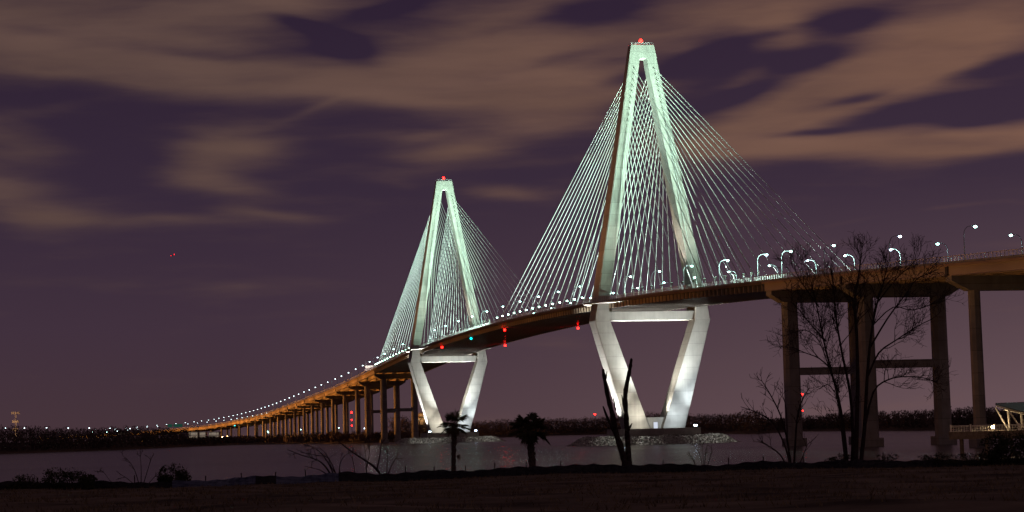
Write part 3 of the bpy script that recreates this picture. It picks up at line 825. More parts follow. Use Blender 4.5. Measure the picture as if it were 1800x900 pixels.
def radio_mast(px, lamps, D, label):
    g = at(px, 770, D); g.z = 0; top = at(px, lamps[0], D).z
    t = thing('radio_mast', label, 'radio mast', g)
    m = MB()
    for a in range(3):
        th = a * 2.094; m.tube([(.8 * math.cos(th), .8 * math.sin(th), 0), (.3 * math.cos(th), .3 * math.sin(th), top)], .08, 4)
    for k in range(int(top / 3)):
        for a in range(3):
            th, t2 = a * 2.094, (a + 1) * 2.094
            m.tube([(.6 * math.cos(th), .6 * math.sin(th), k * 3), (.6 * math.cos(t2), .6 * math.sin(t2), k * 3 + 3)], .05, 3)
    m.build('mast', 'dark_steel', t)
    for i, y in enumerate(lamps):
        z = at(px, y, D).z
        m = MB(); m.ball((0, 0, z), 1.25 if i == 0 else .8, 10, 6); m.build('beacon', 'red_lamp', t, True)
radio_mast(619, (725, 738, 748), 2900, 'thin mast with three stacked red lights seen between the columns of the far viaduct')
radio_mast(1413, (693, 722), 2600, 'thin mast with two red lights seen right of the nearest thick column')
radio_mast(1047, (728,), 2900, 'short mast with one red light just above the trees left of the dead forked trunk')

def building(px, py0, py1, D, wpx, label, nwin, dome=False, mat='facade', lit=True, rows=2):
    sc = D / FPX; g = at(px, py1, D); w = wpx * sc; h = max(4, (py1 - py0) * sc)
    g.z = at(px, py1, D).z
    t = thing('building', label, 'building', g, -YAW)
    m = MB(); m.box(-w / 2, w / 2, 0, 14, -10, h); m.build('wall', mat, t)
    m = MB(); m.box(-w / 2 - .4, w / 2 + .4, -.4, 14.4, h, h + .6); rf = m.build('roof', 'dark_steel', t)
    if dome:
        m = MB(); m.tube([(0, 7, h + .6), (0, 7, h + 3)], [4.6, 4.4], 14); m.ball((0, 7, h + 3), 4.4, 14, 10, (1, 1, .9)); m.build('dome', mat, rf, True)
    for j in range(rows):
        for i in range(nwin):
            x = -w / 2 + w * (i + .5) / nwin; z0 = h * (j + .25) / rows
            m = MB(); m.box(x - w / nwin * .3, x + w / nwin * .3, -.08, .02, z0, z0 + h / rows * .5); m.build('window', 'warm_window', t)
    return t, g, w, h
t, g, w, h = building(741, 735, 752, 2300, 14, 'orange lit building with a rounded top far behind, left of the farther tower base', 5, True, rows=3)
spot(g - FWD * 25 + Vector((0, 0, 2)), g + Vector((0, 0, 8)), 42000, 120, (1, .55, .2), .8)
for px, wd, lb in ((339, 16, 'low lit building under the far end of the viaduct, leftmost of the three'), (356, 10, 'low lit building under the far end of the viaduct, middle of the three'), (376, 18, 'low lit building under the far end of the viaduct, rightmost of the three')):
    t, g, w, h = building(px, 760, 771, 2250, wd, lb, 4, rows=2)
    point(g - FWD * 6 + Vector((0, 0, 6)), 350, (.95, .95, 1), .5)
building(213, 758, 766, 2300, 12, 'low flat building where the viaduct meets the far left shore', 3, rows=1)

# small lamps along the far shore
def far_lamp(px, py, D, mat, label, group, arm=0):
    g = at(px, 775, D); g.z = .5; z = at(px, py, D).z - .5
    t = thing('street_lamp', label, 'street lamp', g, -YAW, group)
    m = MB(); m.tube([(-arm, 0, 0), (-arm, 0, z - .4), (0, 0, z)], .16, 5); m.build('pole', 'pole', t)
    m = MB(); m.ball((0, 0, z), .5, 10, 6); m.build('lens', mat, t, True)
GL = 'street lamps along the far left shore'
for i, (px, py) in enumerate([(10, 752.5), (43, 752.5), (82, 752), (120, 752.5), (157, 752.5), (193.5, 753), (206, 758), (224.5, 756), (229, 753.5), (242.5, 754.5)]):
    far_lamp(px, py, 2150, 'dim_lamp', 'small white street lamp on a pole beyond the far left tree line', GL, 1.8)
GS = 'small lamps low under the far viaduct'
for px, py, mt in [(162, 760, 'lamp'), (174, 761, 'lamp'), (188, 760, 'lamp'), (326, 769, 'lamp'), (331, 767, 'warm_lamp'), (345, 766, 'blue_lamp'), (352, 767.5, 'lamp'), (373, 766, 'lamp'),
                   (391, 768, 'warm_lamp'), (400, 767, 'warm_lamp'), (470, 758, 'lamp'), (472, 760, 'lamp'), (549, 756, 'lamp'), (529, 755, 'lamp'), (596, 752, 'lamp'), (641, 753, 'blue_lamp'), (413, 748, 'teal_lamp')]:
    far_lamp(px, py, 2080 if px < 260 else (2400 if px < 420 else 2700), mt, 'tiny bright lamp glowing low near the far shore under or beside the viaduct', GS)

# aircraft low over the river, the source of the red lights left of the bridge
p = at(303, 449, 5200)
t = thing('aircraft', 'tiny aircraft with red lights in the sky left of the farther tower', 'aircraft', p, R(-65))
m = MB(); m.tube([(0, -5, 0), (0, -4, 0), (0, -1, .1), (0, 3, .1), (0, 6, .4)], [.2, .8, .95, .7, .2], 8)
m.hexa([(-7.5, -.3, .1), (7.5, -.3, .1), (7.5, .8, .1), (-7.5, .8, .1), (-7.5, -.3, .25), (7.5, -.3, .25), (7.5, .8, .25), (-7.5, .8, .25)])
m.hexa([(-2.4, 5, .5), (2.4, 5, .5), (2.4, 5.8, .5), (-2.4, 5.8, .5), (-2.4, 5, .6), (2.4, 5, .6), (2.4, 5.8, .6), (-2.4, 5.8, .6)])
m.hexa([(-.1, 4.6, .5), (.1, 4.6, .5), (.1, 6, .5), (-.1, 6, .5), (-.1, 5.4, 2.2), (.1, 5.4, 2.2), (.1, 6.2, 2.2), (-.1, 6.2, 2.2)])
m.build('airframe', 'rail', t)
for x, y, z in ((-7.6, .2, .2), (0, 5.7, 2.6)):
    m = MB(); m.ball((x, y, z), .8, 8, 6); m.build('beacon', 'red_small', t)

# ------------------------------------------------------------------ pier pavilion on the right
def pav():
    D = 430
    o = at(1757, 757, D); zf = o.z
    ay = ray(1757, 757); ay.z = 0; ay.normalize(); ax = Vector((ay.y, -ay.x, 0)); up = Vector((0, 0, 1))
    def w(a, b, c): return o + ax * a + ay * b + up * (c)
    t = thing('fishing_pier', 'dark timber fishing pier on piles running out below the lit pavilion', 'pier', (o.x, o.y, WATER))
    m = MB(); m.obox(w(14, 4, -.35), ax, ay, up, 24.5, 7, .33); child(m, 'pier_deck', 'timber', t)
    m = MB(); m.obox(w(14, -2.7, -1.15), ax, ay, up, 24.4, .3, .45); child(m, 'edge_beam', 'timber', t)
    for a in np.arange(-8, 39, 5.2):
        for b in (-2, 10):
            m = MB(); m.tube([w(a, b, -.7), w(a, b, -(zf - WATER) - 2)], .35, 8); child(m, 'pile', 'timber', t)
    m = MB()
    for a0, a1 in ((-10, -6.2), (-5.6, -1.2), (-.6, 38)):
        for z in (.15, .55, .95, 1.2): m.tube([w(a0, -2.6, z), w(a1, -2.6, z)], .05 if z < 1.1 else .09, 4)
        for a in np.arange(a0, a1 + .01, .55): m.tube([w(a, -2.6, 0), w(a, -2.6, 1.2)], .04, 4)
    child(m, 'railing', 'white_paint', t)
    for a in (-10, -5.9, -.9, 4, 9):
        m = MB(); m.obox(w(a, -2.6, .75), ax, ay, up, .16, .16, .75); child(m, 'rail_post', 'white_paint', t)
    pv = thing('pavilion', 'warmly lit open pavilion with slanting dark roof and white posts on the pier', 'pavilion', w(8, 3, 0))
    # roof: slopes down to the right, with the underside cream
    rp = [(-.6, -4.2, 5.45), (14, -4.2, .9), (14, 10, 5.9), (-.4, 10, 5.75)]
    m = MB(); A = [w(*q) for q in rp]; m.hexa(A + [q + up * .18 for q in A]); 
    for k in range(14):
        f = k / 13; a = A[0].lerp(A[1], f) + up * .2; b = A[3].lerp(A[2], f) + up * .2; m.tube([a, b], .06, 4)
    rf = child(m, 'roof', 'roof', pv)
    m = MB()
    for k in range(9):
        f = (k + .3) / 9; a = A[0].lerp(A[1], f) - up * .2; b = A[3].lerp(A[2], f) - up * .2; m.tube([a, b], .13, 4)
    m.tube([A[0].lerp(A[3], .1) - up * .25, A[1].lerp(A[2], .1) - up * .25], .15, 4)
    child(m, 'rafter', 'white_paint', rf)
    for a in (1.2, 3.9, 7.4):
        zt = float(np.interp(a, [-.6, 14], [5.45, .9])) - .1
        m = MB(); m.tube([w(a + .7, -1.8, 0), w(a - 1.8, -2.6, zt + .1)], .18, 6); child(m, 'slanted_post', 'white_paint', pv)
        m = MB(); m.tube([w(a + .9, -1.6, 0), w(a + .7, -1.2, zt + .2)], .22, 6); child(m, 'post', 'white_paint', pv)
        m = MB(); m.tube([w(a + .9, 9, 0), w(a + .7, 9.5, zt + 1.2)], .22, 6); child(m, 'post', 'white_paint', pv)
    m = MB(); m.tube([w(1.2, -1.3, 4.5), w(7, -1.3, 2.9)], .2, 4); child(m, 'beam', 'white_paint', pv)
    for a, z in ((1.5, 3.6), (4.5, 3.0), (8, 2.2)):
        point(w(a, -.2, z), 330, (1, .72, .38), .2)
    q = at(1746, 752, D - 1)
    l = thing('pier_lamp', 'small glaring warm lamp on a post at the pier railing, left of the pavilion', 'lamp', (q.x, q.y, zf))
    m = MB(); m.tube([(0, 0, 0), (0, 0, q.z - zf)], .08, 6); m.build('post', 'dark_steel', l)
    m = MB(); m.ball((0, 0, q.z - zf + .2), .42, 10, 6); m.build('globe', 'warm_lamp', l, True)
    point(q + Vector((0, 0, .3)) - FWD * .8, 900, (1, .75, .42), .3)
pav()

# ------------------------------------------------------------------ silt fence
t = thing('silt_fence', 'low black silt fence on stakes running along the shore edge', 'fence', local(0, 146, ground_z(0, 146)))
def fence_pts(x):
    r = 146 + 1.2 * math.sin(x * .012) + .6 * math.sin(x * .05)
    s = (x - 900) / FPX * r
    return s, r
def fence_panel(x0, x1, mat, hs, name='fabric_panel'):
    m = MB(); A = []; B = []; n_ = max(2, int((x1 - x0) / 6))
    for i in range(n_ + 1):
        x = x0 + (x1 - x0) * i / n_; s, r = fence_pts(x); z = ground_z(s, r)
        h = hs * (.86 + .1 * math.sin(x * .043 + 1) + .06 * math.sin(x * .19)); bul = .06 * math.sin(x * .5)
        A.append((local(s, r - .12 - bul, z - .08), local(s, r - .05 - bul, z + h * .5), local(s, r, z + h)))
    for off_ in (0, .03):
        vs = [p + FWD * off_ for q in A for p in q]
        fs = [(3 * i + k, 3 * i + 3 + k, 3 * i + 4 + k, 3 * i + 1 + k) for i in range(n_) for k in (0, 1)]
        m.add(vs, fs)
    child(m, name, mat, t)
fence_panel(-90, 296, 'fabric', .62)
fence_panel(296, 442, 'blue_fabric', .66)
fence_panel(442, 478, 'fabric', .66)
fence_panel(478, 587, 'blue_fabric', .68)
fence_panel(587, 1330, 'fabric', .74)
fence_panel(1330, 1930, 'fabric', .7)
for x in [-40, 60, 150, 230, 300, 354, 418, 476, 530, 590, 704, 754, 809, 860, 915, 975, 1034, 1095, 1155, 1210, 1270, 1330, 1400, 1470, 1540, 1620, 1700, 1780, 1850]:
    s, r = fence_pts(x); z = ground_z(s, r); q = local(s, r + .1, z)
    m = MB(); m.tube([q - Vector((0, 0, .1)), q + Vector((rng.gauss(0, .04), 0, rng.uniform(.85, 1.15)))], .045, 5); child(m, 'stake', 'stake', t)

# ------------------------------------------------------------------ vegetation near the shore
def wander(r_, p, d, L, n, bend, lift=0.0):
    pts = [p.copy()]; d = d.normalized()
    for i in range(n):
        d = (d + Vector((r_.gauss(0, bend), r_.gauss(0, bend), r_.gauss(0, bend) + lift))).normalized()
        pts.append(pts[-1] + d * (L / n))
    return pts, d
def sprout(mb, r_, pts, rads, level, maxl, dens, lenf, tw, spread=.9, lift=.06):
    """side branches along a limb, recursive"""
    L = sum((pts[i + 1] - pts[i]).length for i in range(len(pts) - 1))
    n = max(2, int(L * dens[level]))
    for k in range(n):
        f = r_.uniform(.22, 1.0); x = f * (len(pts) - 1); i = min(int(x), len(pts) - 2)
        p = pts[i].lerp(pts[i + 1], x - i); d = (pts[i + 1] - pts[i]).normalized()
        side = d.cross(Vector((r_.gauss(0, 1), r_.gauss(0, 1), r_.gauss(0, 1)))).normalized()
        nd = d * r_.uniform(.5, 1.0) + side * spread * r_.uniform(.5, 1.0) + Vector((0, 0, .15))
        l = lenf[level] * r_.uniform(.55, 1.1) * (1.15 - .55 * f)
        r0 = max(tw, (rads[i] * (1 - (x - i)) + rads[i + 1] * (x - i)) * .55)
        q, _ = wander(r_, p, nd, l, 5 if level == 0 else 4, .16, lift)
        rr = [max(tw * .6, r0 * (1 - .8 * j / (len(q) - 1))) for j in range(len(q))]
        mb.tube(q, rr, 5 if level == 0 else 3)
        if level + 1 < maxl: sprout(mb, r_, q, rr, level + 1, maxl, dens, lenf, tw, spread, lift)

def px_path(pts, D, r_, jit=.5):
    """limb outline given in picture points, set at a real distance with its own depth wander"""
    out = []; dz = 0
    for i, (x, y) in enumerate(pts):
        if i: dz += r_.gauss(0, jit)
        out.append(at(x, y, D + dz))
    return out
def subdiv(pts, k=3):
    o = []
    n = len(pts)
    for i in range(n - 1):
        p0, p1, p2, p3 = pts[max(i - 1, 0)], pts[i], pts[i + 1], pts[min(i + 2, n - 1)]
        for j in range(k):
            t_ = j / k
            o.append(.5 * ((2 * p1) + (p2 - p0) * t_ + (2 * p0 - 5 * p1 + 4 * p2 - p3) * t_ ** 2 + (3 * p1 - p0 - 3 * p2 + p3) * t_ ** 3))
    o.append(pts[-1]); return o

# the big bare tree
r_ = random.Random(21); DT = 150.0
base = at(1497, 826, DT)
t = thing('bare_tree', 'tall bare many stemmed winter tree standing before the thick viaduct piers', 'tree', base)
stems = [
 ([(1490, 828), (1484, 760), (1474, 700), (1458, 640), (1446, 590), (1436, 540), (1426, 498)], .3, .07),
 ([(1498, 828), (1499, 760), (1494, 690), (1480, 620), (1470, 560), (1466, 515), (1460, 468)], .34, .07),
 ([(1504, 828), (1506, 750), (1508, 670), (1506, 590), (1502, 530), (1510, 480), (1514, 448)], .46, .08),
 ([(1512, 828), (1520, 750), (1524, 670), (1530, 600), (1540, 540), (1552, 500), (1560, 465)], .4, .08),
 ([(1488, 830), (1481, 770), (1475, 720), (1470, 690), (1478, 640)], .2, .05),
 ([(1519, 760), (1535, 690), (1560, 668), (1590, 662), (1622, 664), (1648, 672)], .2, .04),
 ([(1526, 660), (1545, 620), (1575, 598), (1610, 575), (1640, 560)], .2, .04),
 ([(1530, 610), (1560, 560), (1590, 520), (1612, 490), (1636, 480)], .18, .04),
 ([(1462, 650), (1440, 630), (1415, 620), (1392, 610)], .15, .035),
 ([(1452, 600), (1425, 570), (1405, 545), (1390, 530)], .15, .035),
 ([(1476, 690), (1462, 660), (1440, 600), (1415, 580), (1395, 585)], .14, .035),
 ([(1440, 540), (1415, 505), (1400, 480), (1395, 455)], .13, .035),
 ([(1468, 690), (1455, 676), (1440, 684)], .08, .03),
 ([(1544, 530), (1575, 490), (1598, 470), (1610, 456)], .14, .035),
 ([(1536, 570), (1570, 540), (1605, 545), (1650, 530)], .12, .03),
]
tr = MB(); tw = MB()
for pts, r0, r1 in stems:
    q = subdiv(px_path(pts, DT, r_, .35), 3)
    rads = [r0 + (r1 - r0) * (i / (len(q) - 1)) ** .8 for i in range(len(q))]
    rads = [max(.035, a * .46) for a in rads]; tr.tube(q, rads, 7)
    i0 = len(q) // 4 if r0 > .25 else 1
    if r0 > .25: i0 = int(len(q) * .38)
    sprout(tw, r_, q[i0:], rads[i0:], 0, 3, (2.9, 3.0, 2.9), (2.7, 1.35, .75), .017, .95, .05)
child(tr, 'trunk', 'bark', t, True); child(tw, 'crown', 'twig', t)

def bare_shrub(name, label, stems, D, dens, lenf, cat='shrub', tw=.024, mats=('bark', 'twig'), lv=2):
    r_ = random.Random(len(label) * 31 + int(stems[0][0][0][0])); g = at(*stems[0][0][0], D)
    t = thing(name, label, cat, g)
    a = MB(); b = MB()
    for pts, r0 in stems:
        q = subdiv(px_path(pts, D, r_, .3), 3); rads = [r0 * (1 - .75 * i / (len(q) - 1)) for i in range(len(q))]
        a.tube(q, rads, 6); sprout(b, r_, q[2:], rads[2:], 0, lv, dens, lenf, tw, .9, .03)
    child(a, 'stem', mats[0], t, True); child(b, 'twigs', mats[1], t)
bare_shrub('bare_tree', 'small bare spreading tree left of the thickest column, before the water',
   [([(1392, 836), (1385, 780), (1372, 730), (1352, 690), (1338, 668)], .1), ([(1392, 836), (1382, 790), (1360, 745), (1330, 725), (1302, 715)], .09),
    ([(1395, 836), (1398, 780), (1402, 730), (1412, 700), (1424, 680)], .1), ([(1390, 836), (1372, 800), (1345, 780), (1330, 772)], .07),
    ([(1398, 836), (1412, 800), (1420, 780)], .06), ([(1384, 776), (1382, 720), (1374, 690)], .06)], 152, (1.8, 2.6), (1.7, .85), 'tree', .024)
bare_shrub('bare_shrub', 'bare shrub of thin upright stems behind the fence, below the nearer tower',
   [([(1236, 830), (1232, 805), (1224, 785)], .04), ([(1238, 830), (1240, 800), (1244, 778)], .04), ([(1240, 830), (1248, 805), (1252, 785)], .035),
    ([(1234, 830), (1220, 812), (1210, 792)], .035), ([(1237, 830), (1236, 800), (1234, 780)], .03)], 150, (2.2, 2.5), (.7, .35))
bare_shrub('bare_shrub', 'low tangle of bare arching branches behind the fence, right of the blue grey panel',
   [([(584, 838), (570, 818), (556, 808), (530, 800), (505, 790)], .08), ([(588, 838), (576, 812), (560, 792), (540, 782)], .06), ([(594, 838), (582, 820), (575, 800), (560, 785)], .05),
    ([(596, 838), (598, 815), (606, 800)], .05), ([(580, 838), (562, 826), (545, 822)], .05), ([(592, 838), (578, 806), (556, 800), (528, 795)], .05)], 150, (1.8, 2.4), (1.0, .5))
bare_shrub('bare_shrub', 'slanting bare branch with upright shoots behind the fence, left of the first palm',
   [([(668, 832), (655, 818), (640, 808), (620, 795), (600, 780), (590, 772)], .11), ([(662, 828), (668, 800), (670, 785), (672, 770)], .06), ([(644, 832), (643, 805), (640, 780)], .05),
    ([(645, 820), (650, 795), (649, 772)], .045), ([(683, 832), (690, 815), (698, 802)], .05), ([(624, 832), (620, 808), (612, 795)], .04), ([(680, 832), (681, 805), (682, 785)], .04)], 150, (1.5, 2.2), (.8, .4))
bare_shrub('bare_shrub', 'thin leafless shrub spreading between the dark bushes on the left',
   [([(246, 858), (238, 830), (228, 812), (215, 800)], .04), ([(248, 858), (248, 820), (246, 798)], .04), ([(250, 858), (260, 825), (268, 800)], .04), ([(244, 858), (222, 840), (208, 832)], .035),
    ([(240, 858), (200, 850), (184, 832), (176, 828)], .03), ([(254, 858), (272, 838), (284, 828)], .035)], 156, (2.0, 2.2), (.8, .4))

# the dead forked trunk
t = thing('dead_tree', 'dead forked trunk with broken bare stems standing before the nearer tower', 'tree', at(1101, 838, 148))
m = MB(); r_ = random.Random(5)
for pts, ra in (([(1103, 840), (1098, 812), (1091, 786), (1083, 760), (1077, 730), (1069, 700), (1063, 668), (1060, 649)], [.3, .27, .25, .22, .19, .17, .16, .1]),
                ([(1106, 840), (1105, 805), (1103, 770), (1101, 735), (1099, 700), (1101, 680), (1106, 655), (1109, 638), (1110, 630)], [.27, .24, .22, .2, .18, .17, .15, .12, .07]),
                ([(1090, 784), (1080, 760), (1068, 735), (1060, 714)], [.16, .14, .1, .05]),
                ([(1103, 760), (1107, 752), (1111, 744)], [.1, .08, .03]), ([(1101, 735), (1096, 712), (1093, 694)], [.1, .08, .03]),
                ([(1064, 668), (1066, 660), (1067, 652)], [.08, .06, .02]), ([(1078, 700), (1083, 722), (1080, 716)], [.05, .04, .02])):
    q = subdiv(px_path(pts, 148, r_, .12), 3); rr = np.interp(np.linspace(0, 1, len(q)), np.linspace(0, 1, len(ra)), ra)
    m.tube(q, [a * r_.uniform(.85, 1.18) for a in rr], 8)
child(m, 'trunk', 'dead_bark', t, True)

# palms
def palm(px, py_base, py_crown, rad, tr_r, label, seed, lean=0, droop=.6):
    D = 149; r_ = random.Random(seed); g = at(px, py_base, D); c = at(px + lean, py_crown, D)
    t = thing('palm_tree', label, 'palm tree', g)
    m = MB(); n_ = 16; pts = []; rr = []
    for i in range(n_ + 1):
        f = i / n_; pts.append(g.lerp(c, f)); rr.append(tr_r * (1.12 - .18 * f) * (1 + .1 * math.sin(i * 2.6)))
    m.tube(pts, rr, 9)
    for k in range(60):   # old leaf boots
        f = r_.uniform(.25, .98); p = g.lerp(c, f); a = r_.uniform(0, 6.28); d = Vector((math.cos(a), math.sin(a), .9))
        q = p + d * tr_r * .85; m.tube([q - d * .1, q + d * .1 + Vector((0, 0, .04))], [.06, .03], 4)
    child(m, 'trunk', 'palm_trunk', t, True)
    fr = MB(); dr = MB()
    def frond(mb, az, el, L, fan):
        d = Vector((math.cos(az) * math.cos(el), math.sin(az) * math.cos(el), math.sin(el)))
        pet, dd = wander(r_, c.copy(), d, L * .5, 4, .04, -.05 * droop)
        mb.tube(pet, [.03, .025, .02, .018, .015], 4)
        hub = pet[-1]; side = dd.cross(Vector((0, 0, 1)))
        side = side.normalized() if side.length > .05 else Vector((1, 0, 0))
        nrm = side.cross(dd).normalized()
        for k in range(fan):
            a = -1.75 + 3.5 * k / (fan - 1) + r_.gauss(0, .03)
            ld = (dd * math.cos(a) + side * math.sin(a)).normalized()
            ln = L * .55 * (1 - .22 * abs(a) / 1.75) * r_.uniform(.85, 1.08); w = .026
            mid = hub + ld * ln * .55 - nrm * .02
            tip = hub + ld * ln + Vector((0, 0, -ln * r_.uniform(.15, .5) * droop))
            pw = ld.cross(nrm).normalized() * w
            mb.add([hub, mid + pw, tip, mid - pw], [(0, 1, 2), (0, 2, 3)])
    for k in range(28):
        az = r_.uniform(0, 6.283); el = r_.uniform(-.55, 1.35)
        frond(fr, az, el, rad * r_.uniform(.85, 1.12), 22)
    for k in range(8):
        frond(dr, r_.uniform(0, 6.283), r_.uniform(-1.3, -.8), rad * r_.uniform(.55, .8), 12)
    child(fr, 'crown', 'frond', t); child(dr, 'dead_fronds', 'dry_frond', t)
    return t, g, c, r_
t, g, c, r_ = palm(797, 840, 748, 1.32, .17, 'slim palm tree in front of the base of the farther tower', 3, 1)
m = MB()
for k in range(9):
    p = g.lerp(c, .42) + RGT * .2; q = p + RGT * r_.uniform(.1, .5) + Vector((0, 0, r_.uniform(-.6, .15)))
    m.add([p, p.lerp(q, .6) + Vector((0, 0, .05)), q, p.lerp(q, .6) - Vector((0, 0, .04))], [(0, 1, 2, 3)])
child(m, 'hanging_fronds', 'dry_frond', t)
palm(938, 838, 757, 1.62, .26, 'stout palm tree with a wide shaggy crown, between the two towers', 9, -8, 1.0)

# leafy bushes
def bush(name, label, blobs, D, seed, mat='leaf', n=700, ls=.09, cat='bush'):
    r_ = random.Random(seed); g = at(blobs[0][0], blobs[0][1] + blobs[0][3], D)
    t = thing(name, label, cat, g); k = D / FPX
    m = MB(); st = MB()
    for (x, y, rx, ry) in blobs:
        c = at(x, y, D); R_x, R_y = rx * k, ry * k; gz = c.z - R_y * 1.05
        for j in range(7):
            a = Vector((c.x + r_.gauss(0, .1), c.y + r_.gauss(0, .1), gz)); e = c + Vector((r_.gauss(0, R_x * .5), r_.gauss(0, R_x * .4), r_.uniform(0, R_y * .8)))
            st.tube([a, a.lerp(e, .5) + Vector((r_.gauss(0, .05), 0, 0)), e], [.03, .02, .008], 4)
        cl = [(Vector((r_.gauss(0, .5), r_.gauss(0, .5), r_.uniform(-.85, .8))), r_.uniform(.25, .5)) for _ in range(26)]
        for i in range(n):
            q, sp = cl[r_.randrange(len(cl))]
            v = q + Vector((r_.gauss(0, sp * .5), r_.gauss(0, sp * .5), r_.gauss(0, sp * .5)))
            if v.length > 1.12: v *= 1.05 / v.length
            p = c + Vector((v.x * R_x, v.y * R_x, v.z * R_y))
            a = Vector((r_.gauss(0, 1), r_.gauss(0, 1), r_.gauss(0, 1) + .5)).normalized() * ls * r_.uniform(.6, 1.4)
            b = a.cross(Vector((r_.gauss(0, 1), r_.gauss(0, 1), r_.gauss(0, 1)))).normalized() * ls * .45
            m.add([p - a, p + b, p + a, p - b], [(0, 1, 2, 3)])
    child(m, 'foliage', mat, t); child(st, 'stem', 'bark', t)
bush('bush', 'low dark bush at the far left end of the fence', [(46, 850, 26, 15), (26, 856, 14, 9)], 150, 41)
bush('bush', 'broad dark leafy bush, largest on the left shore', [(92, 844, 24, 21), (130, 846, 30, 22), (155, 850, 16, 16)], 150, 42, n=1100)
bush('bush', 'rounded dark bush just left of the blue grey fence panel', [(305, 835, 24, 19), (322, 840, 14, 13), (290, 842, 12, 11)], 150, 43, n=900)
bush('bush', 'big dark bush below the lit pavilion', [(1765, 792, 40, 34), (1800, 790, 40, 36), (1745, 805, 26, 20), (1830, 800, 40, 34)], 150, 44, n=1600, ls=.11)
bush('bush', 'small low shrub at the foot of the big bare tree, left side', [(1478, 808, 18, 12), (1462, 812, 12, 8)], 150, 45, n=420, ls=.07)
bush('bush', 'low weedy shrubs between the big bare tree and the dark bush', [(1655, 806, 26, 10), (1700, 806, 30, 10), (1630, 808, 16, 9)], 150, 46, n=420, ls=.07)
bush('bush', 'small weedy shrub right of the big bare tree', [(1560, 806, 20, 9)], 150, 47, n=350, ls=.07)

# ------------------------------------------------------------------ sky
w = bpy.data.worlds.new('World'); scene.world = w; w.use_nodes = True
nt = w.node_tree; bg = nt.nodes['Background']
tc = N(nt, 'ShaderNodeTexCoord'); sep = N(nt, 'ShaderNodeSeparateXYZ'); nt.links.new(tc.outputs['Generated'], sep.inputs[0])
azn = math_node(nt, 'ARCTAN2', sep.outputs[0], sep.outputs[1]); eln = math_node(nt, 'ARCSINE', sep.outputs[2])
cmb = N(nt, 'ShaderNodeCombineXYZ')
nt.links.new(math_node(nt, 'MULTIPLY', azn, 10.0), cmb.inputs[0]); nt.links.new(math_node(nt, 'MULTIPLY', eln, 10.0), cmb.inputs[1])
# wind-drawn warp of the cloud field
def nz(vec, scale, detail, rotz, sx, sy):
    mp = N(nt, 'ShaderNodeMapping'); mp.inputs['Rotation'].default_value = (0, 0, rotz); mp.inputs['Scale'].default_value = (sx, sy, 1)
    nt.links.new(vec, mp.inputs['Vector'])
    n_ = N(nt, 'ShaderNodeTexNoise'); n_.inputs['Scale'].default_value = scale; n_.inputs['Detail'].default_value = detail; n_.inputs['Roughness'].default_value = .5
    nt.links.new(mp.outputs[0], n_.inputs['Vector']); return n_
wn = nz(cmb.outputs[0], 1.6, 3, R(-12), .45, 1.4)
sub = N(nt, 'ShaderNodeVectorMath', operation='SUBTRACT'); nt.links.new(wn.outputs['Color'], sub.inputs[0]); sub.inputs[1].default_value = (.5, .5, .5)
scv = N(nt, 'ShaderNodeVectorMath', operation='MULTIPLY'); nt.links.new(sub.outputs[0], scv.inputs[0]); scv.inputs[1].default_value = (.35, .11, 0)
wv = N(nt, 'ShaderNodeVectorMath', operation='ADD'); nt.links.new(cmb.outputs[0], wv.inputs[0]); nt.links.new(scv.outputs[0], wv.inputs[1])
CL = [(90, 40, 380, 95, 0, .95), (430, 128, 420, 36, -1, .75), (250, 135, 300, 26, 0, .45), (480, 10, 160, 40, 6, .6), (850, 95, 210, 95, 12, .85), (790, 160, 190, 30, 2, .6), (1010, 180, 170, 55, 14, .75), (1260, 24, 380, 50, 2, .85), (1660, 75, 260, 62, 14, 1.0),
      (1390, 205, 260, 52, 14, .95), (1730, 250, 200, 30, 8, .95), (1500, 258, 240, 22, 2, .85), (1290, 246, 90, 26, 12, .5), (1560, 140, 130, 18, 12, .7), (1330, 130, 60, 16, 14, .5), (385, 258, 95, 40, 16, .95), (480, 255, 70, 26, 6, .5), (400, 325, 110, 26, -8, .75), (30, 255, 110, 34, -6, .7),
      (30, 350, 110, 44, -16, .75), (250, 384, 260, 15, 1, .65), (480, 372, 110, 11, -5, .5), (800, 270, 105, 25, 8, .8), (760, 240, 60, 12, 12, .3), (870, 335, 75, 13, -6, .5), (930, 285, 90, 14, 4, .3), (60, 460, 120, 18, 4, .25), (380, 510, 90, 16, 0, .2), (1650, 370, 70, 6, 8, .3),
      (120, 500, 200, 22, 4, .22), (1505, 390, 60, 5, 8, .22), (700, 320, 40, 8, -10, .2), (90, 190, 110, 12, 14, .25), (560, 190, 70, 8, 22, .22), (1050, 275, 60, 10, 8, .25), (1150, 230, 70, 18, 14, .3),
      (555, 50, 70, 10, -14, -.85), (612, 85, 46, 20, -18, -.9), (690, 14, 75, 11, 14, -.7), (1050, 22, 110, 22, 6, -.9), (1105, 132, 90, 14, 12, -.45), (1345, 62, 70, 30, 12, .35), (1255, 96, 78, 17, 12, -.8), (1425, 108, 85, 15, 10, -.8),
      (1500, 40, 60, 22, 10, -.8), (1300, 166, 70, 11, 16, -.75), (1400, 60, 30, 40, 0, .25), (1615, 195, 150, 18, 8, -.95), (1510, 172, 60, 9, 10, -.6), (1430, 236, 85, 7, 3, -.6), (1760, 115, 80, 12, 12, -.5), (1730, 205, 100, 10, 12, -.5),
      (950, 100, 110, 10, 14, -.3), (300, 85, 130, 12, -4, -.3), (60, 50, 80, 14, -4, -.25), (1380, 60, 120, 10, 12, -.3), (900, 40, 150, 10, 10, -.25)]
total = None; negs = False
